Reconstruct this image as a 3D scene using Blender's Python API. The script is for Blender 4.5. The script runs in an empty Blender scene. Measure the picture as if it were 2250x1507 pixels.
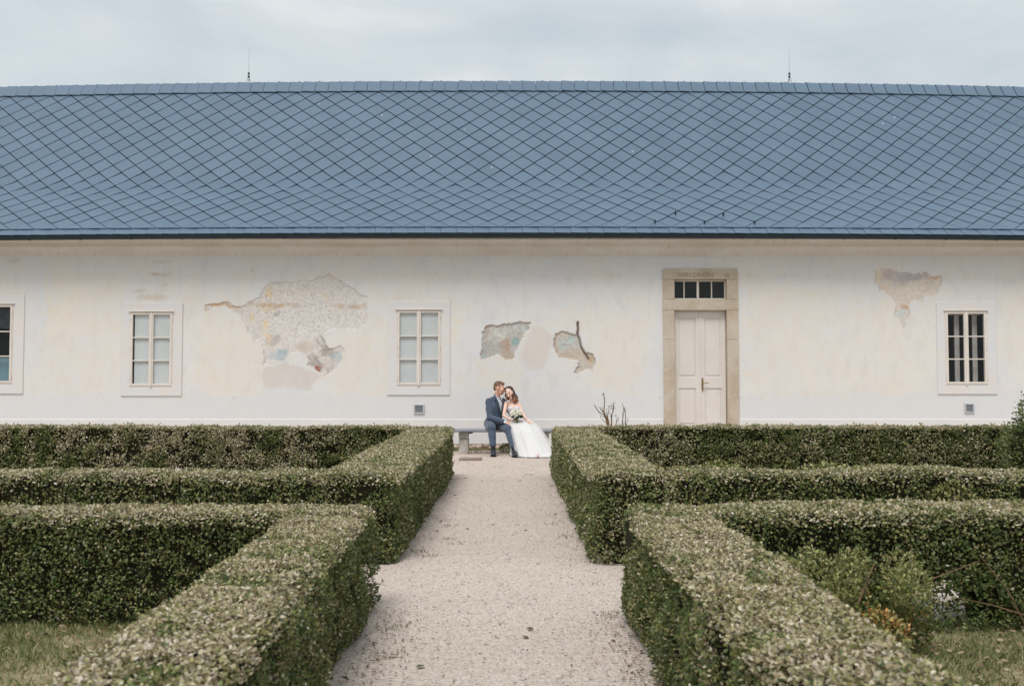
import bpy, math, random
import numpy as np
from mathutils import Vector, Matrix, Euler

# ---------------------------------------------------------------- camera, sky, sun, exposure
scene = bpy.context.scene
C = scene.collection
R = math.radians
FPX = 2187.0                      # focal length in pixels of the 2250 px wide photograph (35 mm lens)
PITCH = math.atan((850 - 753.5) / FPX)
CAM = Vector((0.0, 0.0, 1.25))
cam_d = bpy.data.cameras.new('camera')
cam_d.sensor_width = 36.0
cam_d.lens = 36.0 * FPX / 2250.0
cam_d.clip_start = 0.1
cam_d.clip_end = 2000.0
cam_d.dof.use_dof = True
cam_d.dof.focus_distance = 18.6
cam_d.dof.aperture_fstop = 6.3
cam = bpy.data.objects.new('camera', cam_d)
C.objects.link(cam)
cam.location = CAM
cam.rotation_euler = (math.pi / 2 + PITCH, 0, 0)
scene.camera = cam

SUN_EL, SUN_AZ = R(59), R(-18)    # azimuth measured from behind the camera towards the left
world = bpy.data.worlds.new('World')
scene.world = world
world.use_nodes = True
nt = world.node_tree
nt.nodes.clear()
w_out = nt.nodes.new('ShaderNodeOutputWorld')
w_bg = nt.nodes.new('ShaderNodeBackground')
w_bg.inputs['Strength'].default_value = 0.74
sky = nt.nodes.new('ShaderNodeTexSky')
sky.sky_type = 'NISHITA'
sky.sun_disc = False
sky.sun_elevation = SUN_EL
sky.sun_rotation = math.pi + SUN_AZ
sky.air_density = 1.6
sky.dust_density = 3.0
sc_ = nt.nodes.new('ShaderNodeVectorMath'); sc_.operation = 'SCALE'
sc_.inputs['Scale'].default_value = 0.09
nt.links.new(sky.outputs[0], sc_.inputs[0])
tc = nt.nodes.new('ShaderNodeTexCoord')
mp = nt.nodes.new('ShaderNodeMapping')
mp.inputs['Scale'].default_value = (2.6, 2.6, 6.5)
nt.links.new(tc.outputs['Generated'], mp.inputs['Vector'])
n1 = nt.nodes.new('ShaderNodeTexNoise')
n1.inputs['Scale'].default_value = 1.6
n1.inputs['Detail'].default_value = 7.0
n1.inputs['Roughness'].default_value = 0.52
n1.inputs['Distortion'].default_value = 0.35
nt.links.new(mp.outputs[0], n1.inputs['Vector'])
cr = nt.nodes.new('ShaderNodeValToRGB')
cr.color_ramp.elements[0].position = 0.30
cr.color_ramp.elements[0].color = (0.500, 0.555, 0.600, 1)
cr.color_ramp.elements[1].position = 0.72
cr.color_ramp.elements[1].color = (0.745, 0.760, 0.755, 1)
e = cr.color_ramp.elements.new(0.5)
e.color = (0.595, 0.640, 0.672, 1)
nt.links.new(n1.outputs['Fac'], cr.inputs['Fac'])
mx = nt.nodes.new('ShaderNodeMix'); mx.data_type = 'RGBA'
mx.inputs[0].default_value = 0.93      # a closed cloud cover over the clear sky
nt.links.new(sc_.outputs[0], mx.inputs[6])
nt.links.new(cr.outputs[0], mx.inputs[7])
nt.links.new(mx.outputs[2], w_bg.inputs['Color'])
nt.links.new(w_bg.outputs[0], w_out.inputs[0])

sun_d = bpy.data.lights.new('sun', 'SUN')
sun_d.energy = 1.5
sun_d.angle = R(24)
sun_d.color = (1.0, 0.965, 0.93)
sun = bpy.data.objects.new('sun', sun_d)
C.objects.link(sun)
# light travels along the lamp's -Z
sdir = Vector((math.sin(SUN_AZ) * math.cos(SUN_EL), -math.cos(SUN_AZ) * math.cos(SUN_EL), math.sin(SUN_EL)))
sun.rotation_euler = sdir.to_track_quat('Z', 'Y').to_euler()
sun.location = (0, 0, 30)

scene.view_settings.view_transform = 'Standard'
scene.view_settings.look = 'None'
scene.view_settings.exposure = 0.66
scene.view_settings.gamma = 1.0
scene.view_settings.use_curve_mapping = False
scene.render.engine = 'CYCLES'
scene.cycles.use_denoising = True
scene.cycles.max_bounces = 6
scene.cycles.transparent_max_bounces = 12

# ---------------------------------------------------------------- helpers
rnd = random.Random(7)
rng = np.random.default_rng(11)
cP, sP = math.cos(PITCH), math.sin(PITCH)


def at(px, py, Y):
    """point of the place seen at photo pixel (px, py), standing at distance Y"""
    dx = (px - 1125.0) / FPX
    dy = -(py - 753.5) / FPX
    d = Vector((dx, cP - dy * sP, sP + dy * cP))
    return CAM + d * (Y / d.y)


def s2l(r, g, b):
    f = lambda c: (c / 255.0 / 12.92) if c <= 10 else ((c / 255.0 + 0.055) / 1.055) ** 2.4
    return (f(r), f(g), f(b), 1.0)


def s2l3(c):
    return np.array(s2l(*c)[:3])


def vnoise(p, freq=1.0, seed=0):
    """smooth value noise 0..1 on an (n,3) array"""
    q = np.asarray(p, dtype=np.float64) * freq + 173.3 + seed * 17.17
    i = np.floor(q).astype(np.int64)
    f = q - i
    f = f * f * (3 - 2 * f)

    def h(ix, iy, iz):
        n = (ix * 374761393 + iy * 668265263 + iz * 1274126177 + seed * 69069) & 0x7fffffff
        n = ((n ^ (n >> 13)) * 1103515245) & 0x7fffffff
        n = (n ^ (n >> 16)) & 0xffff
        return n / 65535.0
    out = 0
    for dx in (0, 1):
        wx = f[:, 0] if dx else 1 - f[:, 0]
        for dy in (0, 1):
            wy = f[:, 1] if dy else 1 - f[:, 1]
            for dz in (0, 1):
                wz = f[:, 2] if dz else 1 - f[:, 2]
                out = out + wx * wy * wz * h(i[:, 0] + dx, i[:, 1] + dy, i[:, 2] + dz)
    return out


def fbm(p, freq=1.0, seed=0, octs=3):
    s, a, t = 0, 1.0, 0.0
    for k in range(octs):
        s = s + a * vnoise(p, freq * 2 ** k, seed + k)
        t += a
        a *= 0.55
    return s / t


def link(o, parent=None):
    C.objects.link(o)
    if parent is not None:
        o.parent = parent
        if parent.type == 'EMPTY':
            o.matrix_parent_inverse = Matrix.Translation(-parent.location)
    return o


def tag(o, label=None, cat=None, group=None, kind=None):
    if label: o['label'] = label
    if cat: o['category'] = cat
    if group: o['group'] = group
    if kind: o['kind'] = kind
    return o


def thing(name, loc, label, cat, group=None):
    o = bpy.data.objects.new(name, None)
    o.empty_display_size = 0.2
    o.location = loc
    C.objects.link(o)
    return tag(o, label, cat, group)


class MB:
    """collects boxes, tubes and sheets into one mesh (world coordinates)"""

    def __init__(self):
        self.v, self.f = [], []

    def add(self, vs, fs):
        n = len(self.v)
        self.v += [tuple(p) for p in vs]
        self.f += [tuple(i + n for i in f) for f in fs]
        return self

    def box(self, x0, x1, y0, y1, z0, z1, bev=0.0):
        if bev <= 0:
            vs = [(x, y, z) for z in (z0, z1) for y in (y0, y1) for x in (x0, x1)]
            fs = [(0, 2, 3, 1), (4, 5, 7, 6), (0, 1, 5, 4), (2, 6, 7, 3), (0, 4, 6, 2), (1, 3, 7, 5)]
            return self.add(vs, fs)
        b = bev
        # bevelled box: each corner becomes three vertices
        vs, idx = [], {}
        for sx in (0, 1):
            for sy in (0, 1):
                for sz in (0, 1):
                    cx, cy, cz = (x0, x1)[sx], (y0, y1)[sy], (z0, z1)[sz]
                    ix, iy, iz = (b, -b)[sx], (b, -b)[sy], (b, -b)[sz]
                    for k, p in enumerate(((cx, cy + iy, cz + iz), (cx + ix, cy, cz + iz), (cx + ix, cy + iy, cz))):
                        idx[(sx, sy, sz, k)] = len(vs)
                        vs.append(p)
        g = lambda *a: idx[a]
        fs = []
        for s in (0, 1):
            q = [g(s, 0, 0, 0), g(s, 1, 0, 0), g(s, 1, 1, 0), g(s, 0, 1, 0)]
            fs.append(q if s else q[::-1])
            q = [g(0, s, 0, 1), g(0, s, 1, 1), g(1, s, 1, 1), g(1, s, 0, 1)]
            fs.append(q if s else q[::-1])
            q = [g(0, 0, s, 2), g(1, 0, s, 2), g(1, 1, s, 2), g(0, 1, s, 2)]
            fs.append(q if s else q[::-1])
        for a in (0, 1):
            for c in (0, 1):
                fs.append([g(a, c, 0, 0), g(a, c, 1, 0), g(a, c, 1, 1), g(a, c, 0, 1)])
                fs.append([g(a, 0, c, 0), g(a, 1, c, 0), g(a, 1, c, 2), g(a, 0, c, 2)])
                fs.append([g(0, a, c, 1), g(1, a, c, 1), g(1, a, c, 2), g(0, a, c, 2)])
        for a in (0, 1):
            for c in (0, 1):
                for d in (0, 1):
                    fs.append([g(a, c, d, 0), g(a, c, d, 1), g(a, c, d, 2)])
        return self.add(vs, fs)

    def tube(self, pts, rads, n=8, cap=True):
        pts = [Vector(p) for p in pts]
        rings = []
        prev = None
        for i, p in enumerate(pts):
            d = (pts[min(i + 1, len(pts) - 1)] - pts[max(i - 1, 0)])
            if d.length < 1e-9: d = Vector((0, 0, 1))
            d.normalize()
            if prev is None:
                a = Vector((1, 0, 0)) if abs(d.x) < 0.8 else Vector((0, 1, 0))
                u = d.cross(a).normalized()
            else:
                u = (prev - d * prev.dot(d)).normalized()
            prev = u
            w = d.cross(u)
            r = rads[i] if hasattr(rads, '__len__') else rads
            rings.append([p + (u * math.cos(t) + w * math.sin(t)) * r for t in [2 * math.pi * k / n for k in range(n)]])
        vs = [q for rg in rings for q in rg]
        fs = []
        for i in range(len(rings) - 1):
            for k in range(n):
                a, b = i * n + k, i * n + (k + 1) % n
                fs.append((a, b, b + n, a + n))
        if cap:
            fs.append(tuple(range(n))[::-1])
            fs.append(tuple(range((len(rings) - 1) * n, len(rings) * n)))
        return self.add(vs, fs)

    def capsule(self, a, b, ra, rb, n=14, m=5):
        a, b = Vector(a), Vector(b)
        d = b - a
        L = d.length
        d = d.normalized() if L > 1e-6 else Vector((0, 0, 1))
        pts, rads = [], []
        for k in range(m):
            t = -math.pi / 2 + (math.pi / 2) * (k + 0.25) / m
            pts.append(a + d * ra * math.sin(t)); rads.append(ra * math.cos(t))
        for k in range(m):
            t = (math.pi / 2) * (k + 0.75) / m
            pts.append(b + d * rb * math.sin(t)); rads.append(rb * math.cos(t))
        return self.tube(pts, rads, n)

    def ell(self, c, r, rot=None, n=18, m=10):
        c = Vector(c)
        M = rot.to_3x3() if rot is not None else Matrix.Identity(3)
        vs, fs = [c + M @ Vector((0, 0, -r[2]))], []
        for j in range(1, m):
            t = -math.pi / 2 + math.pi * j / m
            for k in range(n):
                p = 2 * math.pi * k / n
                vs.append(c + M @ Vector((r[0] * math.cos(t) * math.cos(p), r[1] * math.cos(t) * math.sin(p), r[2] * math.sin(t))))
        vs.append(c + M @ Vector((0, 0, r[2])))
        top = len(vs) - 1
        for k in range(n):
            fs.append((0, 1 + (k + 1) % n, 1 + k))
            fs.append((top, top - n + k, top - n + (k + 1) % n))
        for j in range(m - 2):
            for k in range(n):
                a, b = 1 + j * n + k, 1 + j * n + (k + 1) % n
                fs.append((a, b, b + n, a + n))
        return self.add(vs, fs)

    def sweep_x(self, prof, xs, dz=None):
        """profile of (y, z) pulled along x"""
        n = len(prof)
        vs, fs = [], []
        for x in xs:
            for (y, z) in prof:
                vs.append((x, y, z + (dz(x) if dz else 0)))
        for i in range(len(xs) - 1):
            for k in range(n - 1):
                a = i * n + k
                fs.append((a, a + n, a + n + 1, a + 1))
        return self.add(vs, fs)

    def mesh(self, name):
        me = bpy.data.meshes.new(name)
        me.from_pydata(self.v, [], self.f)
        me.validate()
        me.update()
        return me

    def build(self, name, m=None, parent=None, smooth=False, kind=None):
        me = self.mesh(name)
        if m is not None: me.materials.append(m)
        if smooth:
            me.polygons.foreach_set('use_smooth', [True] * len(me.polygons))
        o = bpy.data.objects.new(name, me)
        link(o, parent)
        if kind: o['kind'] = kind
        return o


def np_mesh(name, V, F, mats=(), col=None, parent=None, kind=None, smooth=False, colname='col'):
    """fast mesh: V (n,3), F (m,k) all faces with k corners, col (m,3) per face"""
    V = np.asarray(V, dtype=np.float32)
    F = np.asarray(F, dtype=np.int32)
    m, k = F.shape
    me = bpy.data.meshes.new(name)
    me.vertices.add(len(V)); me.vertices.foreach_set('co', V.ravel())
    me.loops.add(m * k); me.loops.foreach_set('vertex_index', F.ravel())
    me.polygons.add(m)
    me.polygons.foreach_set('loop_start', np.arange(0, m * k, k, dtype=np.int32))
    me.update(calc_edges=True)
    if col is not None:
        a = me.attributes.new(colname, 'FLOAT_COLOR', 'FACE')
        a.data.foreach_set('color', np.c_[col, np.ones(m)].astype(np.float32).ravel())
    if smooth:
        me.polygons.foreach_set('use_smooth', np.ones(m, dtype=bool))
    for mm in mats: me.materials.append(mm)
    o = bpy.data.objects.new(name, me)
    link(o, parent)
    if kind: o['kind'] = kind
    return o


# ---------------------------------------------------------------- materials
def new_mat(name):
    m = bpy.data.materials.new(name)
    m.use_nodes = True
    t = m.node_tree
    return m, t, t.nodes['Principled BSDF']


def N(t, typ, **kw):
    n = t.nodes.new(typ)
    for k, v in kw.items():
        setattr(n, k, v)
    return n


def mixc(t, fac, a, b):
    n = t.nodes.new('ShaderNodeMix'); n.data_type = 'RGBA'
    for s, v in ((0, fac), (6, a), (7, b)):
        if hasattr(v, 'is_linked') or hasattr(v, 'links'):
            t.links.new(v, n.inputs[s])
        else:
            n.inputs[s].default_value = v
    return n.outputs[2]


def mapr(t, v, a, b, c=0.0, d=1.0):
    n = t.nodes.new('ShaderNodeMapRange')
    t.links.new(v, n.inputs[0])
    for i, x in enumerate((a, b, c, d)):
        n.inputs[i + 1].default_value = x
    return n.outputs[0]


def noise(t, scale, detail=4, rough=0.55, dist=0.0, stretch=None):
    tcn = t.nodes.new('ShaderNodeTexCoord')
    n = t.nodes.new('ShaderNodeTexNoise')
    n.inputs['Scale'].default_value = scale
    n.inputs['Detail'].default_value = detail
    n.inputs['Roughness'].default_value = rough
    n.inputs['Distortion'].default_value = dist
    if stretch:
        mpn = t.nodes.new('ShaderNodeMapping')
        mpn.inputs['Scale'].default_value = stretch
        t.links.new(tcn.outputs['Object'], mpn.inputs[0])
        t.links.new(mpn.outputs[0], n.inputs['Vector'])
    else:
        t.links.new(tcn.outputs['Object'], n.inputs['Vector'])
    return n.outputs['Fac']


def bump(t, bs, h, strength=0.3, dist=0.01):
    b = t.nodes.new('ShaderNodeBump')
    b.inputs['Strength'].default_value = strength
    b.inputs['Distance'].default_value = dist
    t.links.new(h, b.inputs['Height'])
    t.links.new(b.outputs[0], bs.inputs['Normal'])


def simple(name, ca, cb=None, scale=8.0, rough=0.6, spec=0.5, bmp=0.0, bdist=0.004, metal=0.0, stretch=None, lo=0.35, hi=0.65, bscale=None):
    m, t, bs = new_mat(name)
    bs.inputs['Roughness'].default_value = rough
    bs.inputs['Specular IOR Level'].default_value = spec
    bs.inputs['Metallic'].default_value = metal
    if cb is None:
        bs.inputs['Base Color'].default_value = ca
    else:
        f = noise(t, scale, 5, 0.6, 0.0, stretch)
        t.links.new(mixc(t, mapr(t, f, lo, hi), ca, cb), bs.inputs['Base Color'])
    if bmp > 0:
        bump(t, bs, noise(t, bscale or scale * 4, 5, 0.6, 0.0, stretch), bmp, bdist)
    return m


def attr_mat(name, rough=0.5, spec=0.4, transl=0.0, attr='col'):
    """colour per face (each leaf, stone or blade has its own)"""
    m, t, bs = new_mat(name)
    a = N(t, 'ShaderNodeAttribute', attribute_name=attr)
    t.links.new(a.outputs['Color'], bs.inputs['Base Color'])
    bs.inputs['Roughness'].default_value = rough
    bs.inputs['Specular IOR Level'].default_value = spec
    if transl > 0:
        tr = t.nodes.new('ShaderNodeBsdfTranslucent')
        t.links.new(a.outputs['Color'], tr.inputs['Color'])
        ms = t.nodes.new('ShaderNodeMixShader')
        ms.inputs[0].default_value = transl
        t.links.new(bs.outputs[0], ms.inputs[1])
        t.links.new(tr.outputs[0], ms.inputs[2])
        t.links.new(ms.outputs[0], t.nodes['Material Output'].inputs[0])
    return m


M = {}
M['leaf'] = attr_mat('hedge_leaf', 0.5, 0.35, 0.18)
M['grass'] = attr_mat('grass_blade', 0.6, 0.3, 0.2)
M['stone_bits'] = attr_mat('gravel_stone', 0.8, 0.3)
M['hedge_core'] = simple('hedge_shaded_growth', (0.014, 0.014, 0.008, 1), (0.030, 0.026, 0.014, 1), 30, 0.9, 0.1, 0.6, 0.02)
M['twig'] = simple('twig_bark', (0.22, 0.14, 0.075, 1), (0.12, 0.08, 0.05, 1), 40, 0.8, 0.2, 0.3)
M['frame'] = simple('cream_paint', s2l(222, 214, 205), s2l(213, 205, 196), 3.0, 0.45, 0.4, 0.06, 0.002)
M['door'] = simple('door_paint', s2l(219, 213, 207), s2l(212, 205, 198), 2.0, 0.5, 0.35, 0.06, 0.002)
M['gutter'] = simple('gutter_metal', (0.010, 0.024, 0.034, 1), (0.016, 0.034, 0.046, 1), 3.0, 0.45, 0.4)
M['dark_metal'] = simple('dark_metal', (0.02, 0.025, 0.03, 1), None, rough=0.5)
M['blind'] = simple('roller_blind', (0.56, 0.585, 0.595, 1), (0.62, 0.64, 0.645, 1), 2.0, 0.8, 0.1)
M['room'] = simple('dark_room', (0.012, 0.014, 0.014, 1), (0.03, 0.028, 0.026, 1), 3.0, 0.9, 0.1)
M['brass'] = simple('brass', (0.36, 0.24, 0.085, 1), (0.26, 0.17, 0.06, 1), 20, 0.35, 0.5, 0, metal=0.8)
M['bench_slab'] = simple('bench_slate', s2l(150, 150, 160), s2l(126, 126, 136), 9, 0.55, 0.4, 0.15, 0.003, stretch=(0.4, 1, 1))
M['bench_post'] = simple('bench_concrete', s2l(188, 183, 176), s2l(132, 124, 116), 6, 0.9, 0.2, 0.7, 0.01, lo=0.4, hi=0.7)
M['plank'] = simple('weathered_slab', s2l(160, 140, 126), s2l(132, 114, 102), 8, 0.85, 0.2, 0.4, 0.004, stretch=(0.3, 2, 1))
M['plinth'] = simple('plinth_plaster', s2l(217, 214, 211), s2l(212, 210, 209), 2.2, 0.9, 0.15, 0.25, 0.006)
M['rubble'] = simple('rubble_stone', s2l(204, 188, 172), s2l(150, 128, 116), 9, 0.95, 0.15, 0.9, 0.02)
M['surround'] = simple('surround_plaster', s2l(212, 213, 215), s2l(217, 211, 206), 2.6, 0.9, 0.15, 0.25, 0.005)
M['inscription'] = simple('engraved_shadow_stone', s2l(134, 116, 102), s2l(160, 142, 124), 30, 0.95, 0.1)
M['back_wall'] = simple('rear_plaster', s2l(205, 200, 192), s2l(196, 192, 188), 2.0, 0.9, 0.1)


def glass_mat():
    m, t, bs = new_mat('window_glass')
    out = t.nodes['Material Output']
    tr = N(t, 'ShaderNodeBsdfTransparent')
    tr.inputs[0].default_value = (0.95, 0.962, 0.957, 1)
    gl = N(t, 'ShaderNodeBsdfGlossy')
    gl.inputs['Roughness'].default_value = 0.03
    lw = N(t, 'ShaderNodeLayerWeight'); lw.inputs[0].default_value = 0.5
    pw_ = N(t, 'ShaderNodeMath', operation='POWER'); pw_.inputs[1].default_value = 5.0
    t.links.new(lw.outputs['Facing'], pw_.inputs[0])
    frv = mapr(t, pw_.outputs[0], 0.0, 1.0, 0.03, 1.0)
    ms = N(t, 'ShaderNodeMixShader')
    t.links.new(frv, ms.inputs[0])
    t.links.new(tr.outputs[0], ms.inputs[1]); t.links.new(gl.outputs[0], ms.inputs[2])
    t.links.new(ms.outputs[0], out.inputs[0])
    return m
M['glass'] = glass_mat()


def stone_mat():
    m, t, bs = new_mat('sandstone')
    f1 = noise(t, 2.2, 6, 0.6, 0.6)
    f2 = noise(t, 26, 4, 0.6)
    c = mixc(t, mapr(t, f1, 0.32, 0.68), s2l(198, 187, 172), s2l(176, 161, 141))
    c = mixc(t, mapr(t, f2, 0.52, 0.75, 0, 0.55), c, s2l(206, 193, 176))
    v = N(t, 'ShaderNodeTexVoronoi'); v.inputs['Scale'].default_value = 7.0
    tcn = N(t, 'ShaderNodeTexCoord'); t.links.new(tcn.outputs['Object'], v.inputs['Vector'])
    c = mixc(t, mapr(t, v.outputs['Distance'], 0.10, 0.16, 0.5, 0.0), c, s2l(214, 206, 196))
    t.links.new(c, bs.inputs['Base Color'])
    bs.inputs['Roughness'].default_value = 0.9
    bs.inputs['Specular IOR Level'].default_value = 0.2
    bump(t, bs, f2, 0.35, 0.006)
    return m
M['sandstone'] = stone_mat()


def roof_mat():
    m, t, bs = new_mat('slate_blue_roof')
    oi = N(t, 'ShaderNodeAttribute', attribute_name='col')
    f = noise(t, 1.1, 5, 0.6)
    f2 = noise(t, 90, 3, 0.6)
    c = mixc(t, mapr(t, f, 0.3, 0.7), (0.090, 0.143, 0.208, 1), (0.110, 0.168, 0.238, 1))
    c = mixc(t, mapr(t, f2, 0.45, 0.75, 0, 0.2), c, (0.16, 0.22, 0.28, 1))
    rn = N(t, 'ShaderNodeObjectInfo')
    sm_ = N(t, 'ShaderNodeMath', operation='ADD'); t.links.new(rn.outputs['Random'], sm_.inputs[0]); t.links.new(oi.outputs['Fac'], sm_.inputs[1])
    fr_ = N(t, 'ShaderNodeMath', operation='FRACT'); t.links.new(sm_.outputs[0], fr_.inputs[0])
    tone = N(t, 'ShaderNodeVectorMath', operation='SCALE'); t.links.new(c, tone.inputs[0]); t.links.new(mapr(t, fr_.outputs[0], 0, 1, 0.955, 1.045), tone.inputs['Scale'])
    c = tone.outputs[0]
    # stray droppings: a few pale specks with a shape of their own
    v = N(t, 'ShaderNodeTexVoronoi'); v.inputs['Scale'].default_value = 1.7
    tcn = N(t, 'ShaderNodeTexCoord'); t.links.new(tcn.outputs['Object'], v.inputs['Vector'])
    c = mixc(t, mapr(t, v.outputs['Distance'], 0.028, 0.04, 0.7, 0.0), c, (0.6, 0.62, 0.62, 1))
    t.links.new(c, bs.inputs['Base Color'])
    bs.inputs['Roughness'].default_value = 0.36
    bs.inputs['Specular IOR Level'].default_value = 0.5
    bump(t, bs, noise(t, 4, 3), 0.08, 0.01)
    return m
M['roof'] = roof_mat()
M['roof_under'] = simple('roof_underlay', (0.012, 0.016, 0.022, 1), None, rough=0.9)


def cornice_mat():
    m, t, bs = new_mat('cornice_plaster')
    f1 = noise(t, 1.2, 6, 0.65, 0.4, (1, 1, 3))
    f2 = noise(t, 7, 5, 0.65, 0.0, (2.5, 1, 0.5))
    c = mixc(t, mapr(t, f1, 0.35, 0.7), s2l(218, 214, 209), s2l(206, 200, 191))
    c = mixc(t, mapr(t, f2, 0.55, 0.75, 0, 0.6), c, s2l(186, 172, 150))
    t.links.new(c, bs.inputs['Base Color'])
    bs.inputs['Roughness'].default_value = 0.9
    bs.inputs['Specular IOR Level'].default_value = 0.1
    bump(t, bs, f2, 0.2, 0.006)
    return m
M['cornice'] = cornice_mat()


def wall_mat():
    m, t, bs = new_mat('old_limewashed_plaster')
    f1 = noise(t, 0.75, 7, 0.62, 0.8)
    f2 = noise(t, 5.5, 6, 0.65, 0.3, (1, 1, 0.45))
    f3 = noise(t, 34, 4, 0.6)
    cool, warm, och = s2l(214, 215, 216), s2l(220, 217, 212), s2l(228, 213, 190)
    c = mixc(t, mapr(t, f1, 0.38, 0.62), cool, warm)
    c = mixc(t, mapr(t, f2, 0.5, 0.75, 0, 0.7), c, s2l(202, 201, 202))
    f4 = noise(t, 1.9, 8, 0.72, 0.5, (0.6, 1, 1.5))
    c = mixc(t, mapr(t, f4, 0.54, 0.66, 0, 0.45), c, s2l(222, 209, 192))
    f5 = noise(t, 3.1, 8, 0.75, 0.3, (1.4, 1, 0.5))
    c = mixc(t, mapr(t, f5, 0.60, 0.72, 0, 0.5), c, s2l(196, 191, 187))
    a = N(t, 'ShaderNodeAttribute', attribute_name='ochre')
    mul = N(t, 'ShaderNodeMath', operation='MULTIPLY')
    t.links.new(a.outputs['Fac'], mul.inputs[0])
    t.links.new(mapr(t, f2, 0.30, 0.66, 0.1, 1.0), mul.inputs[1])
    c = mixc(t, mul.outputs[0], c, och)
    p = N(t, 'ShaderNodeAttribute', attribute_name='pigment')
    c = mixc(t, p.outputs['Alpha'], c, p.outputs['Color'])
    # pock marks hacked into the exposed old render
    k = N(t, 'ShaderNodeAttribute', attribute_name='pock')
    spot = mapr(t, noise(t, 34, 3, 0.6, 0.4, (1, 1, 0.75)), 0.56, 0.63, 0.0, 1.0)
    m2 = N(t, 'ShaderNodeMath', operation='MULTIPLY')
    t.links.new(spot, m2.inputs[0]); t.links.new(k.outputs['Fac'], m2.inputs[1])
    c = mixc(t, m2.outputs[0], c, s2l(172, 165, 160))
    t.links.new(c, bs.inputs['Base Color'])
    bs.inputs['Roughness'].default_value = 0.92
    bs.inputs['Specular IOR Level'].default_value = 0.15
    hsum = N(t, 'ShaderNodeMath', operation='ADD')
    t.links.new(f3, hsum.inputs[0]); t.links.new(f2, hsum.inputs[1])
    hs2 = N(t, 'ShaderNodeMath', operation='SUBTRACT')
    t.links.new(hsum.outputs[0], hs2.inputs[0]); t.links.new(m2.outputs[0], hs2.inputs[1])
    bump(t, bs, hs2.outputs[0], 0.22, 0.010)
    return m
M['wall'] = wall_mat()


def gravel_mat():
    m, t, bs = new_mat('gravel_ground')
    tcn = N(t, 'ShaderNodeTexCoord')
    v = N(t, 'ShaderNodeTexVoronoi'); v.inputs['Scale'].default_value = 84.0
    t.links.new(tcn.outputs['Object'], v.inputs['Vector'])
    hs = N(t, 'ShaderNodeSeparateColor'); t.links.new(v.outputs['Color'], hs.inputs[0])
    r = N(t, 'ShaderNodeValToRGB')
    r.color_ramp.elements[0].position = 0.0; r.color_ramp.elements[0].color = s2l(160, 145, 134)
    r.color_ramp.elements[1].position = 1.0; r.color_ramp.elements[1].color = s2l(214, 201, 191)
    ee = r.color_ramp.elements.new(0.15); ee.color = s2l(188, 173, 162)
    ee = r.color_ramp.elements.new(0.6); ee.color = s2l(199, 185, 174)
    t.links.new(hs.outputs[0], r.inputs[0])
    f = noise(t, 0.8, 5, 0.6)
    c = mixc(t, mapr(t, f, 0.4, 0.7, 0, 0.35), r.outputs[0], s2l(176, 163, 153))
    t.links.new(c, bs.inputs['Base Color'])
    bs.inputs['Roughness'].default_value = 0.95
    bs.inputs['Specular IOR Level'].default_value = 0.15
    inv = N(t, 'ShaderNodeMath', operation='SUBTRACT'); inv.inputs[0].default_value = 1.0
    t.links.new(v.outputs['Distance'], inv.inputs[1])
    bump(t, bs, inv.outputs[0], 0.55, 0.008)
    return m
M['gravel'] = gravel_mat()
M['lawn'] = simple('lawn_soil', s2l(164, 150, 122), s2l(112, 108, 74), 7, 0.95, 0.1, 0.8, 0.03)
M['earth'] = simple('meadow_ground', s2l(110, 112, 76), s2l(132, 124, 92), 0.6, 0.95, 0.1)
# ---------------------------------------------------------------- ground
YW = 20.2                          # front face of the building's wall
BX0, BX1 = -13.0, 13.0


def sheet(name, x0, x1, y0, y1, z, m, nx=1, ny=1):
    b = MB()
    vs = [(x0 + (x1 - x0) * i / nx, y0 + (y1 - y0) * j / ny, z) for j in range(ny + 1) for i in range(nx + 1)]
    fs = [(j * (nx + 1) + i, j * (nx + 1) + i + 1, (j + 1) * (nx + 1) + i + 1, (j + 1) * (nx + 1) + i) for j in range(ny) for i in range(nx)]
    b.add(vs, fs)
    return tag(b.build(name, m), kind='structure')


sheet('ground', -400, 400, -200, 600, -0.012, M['earth'])
sheet('gravel_path', -14, 14, -6, 20.6, 0.0, M['gravel'])
# planting beds inside the clipped hedges
BEDS = [(-9.0, -1.05, 1.0, 5.35), (1.0, 9.0, 1.0, 5.35), (-9.0, -1.2, 7.3, 13.6), (1.0, 9.0, 7.3, 13.6)]
for b_ in BEDS:
    sheet('lawn', b_[0], b_[1], b_[2], b_[3], 0.006, M['lawn'])

# ---------------------------------------------------------------- building
house = thing('manor_building', (0, YW, 0), 'long old white plaster building with slate-blue diamond tiled roof', 'building')


def wx(px, py=760): return at(px, py, YW).x
def wz(py, px=1125): return at(px, py, YW).z


def pip(px, py, poly):
    inside = np.zeros(len(px), dtype=bool)
    n = len(poly)
    j = n - 1
    for i in range(n):
        xi, yi = poly[i]; xj, yj = poly[j]
        c = ((yi > py) != (yj > py)) & (px < (xj - xi) * (py - yi) / (yj - yi + 1e-12) + xi)
        inside ^= c
        j = i
    return inside


def segdist(px, py, poly, closed=True):
    d = np.full(len(px), 1e9)
    n = len(poly)
    for i in range(n if closed else n - 1):
        x0, y0 = poly[i]; x1, y1 = poly[(i + 1) % n]
        vx, vy = x1 - x0, y1 - y0
        t = np.clip(((px - x0) * vx + (py - y0) * vy) / (vx * vx + vy * vy + 1e-12), 0, 1)
        d = np.minimum(d, np.hypot(px - x0 - t * vx, py - y0 - t * vy))
    return d


def conv(pts, s, ox, oy): return [(ox + x / s, oy + y / s) for x, y in pts]


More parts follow.
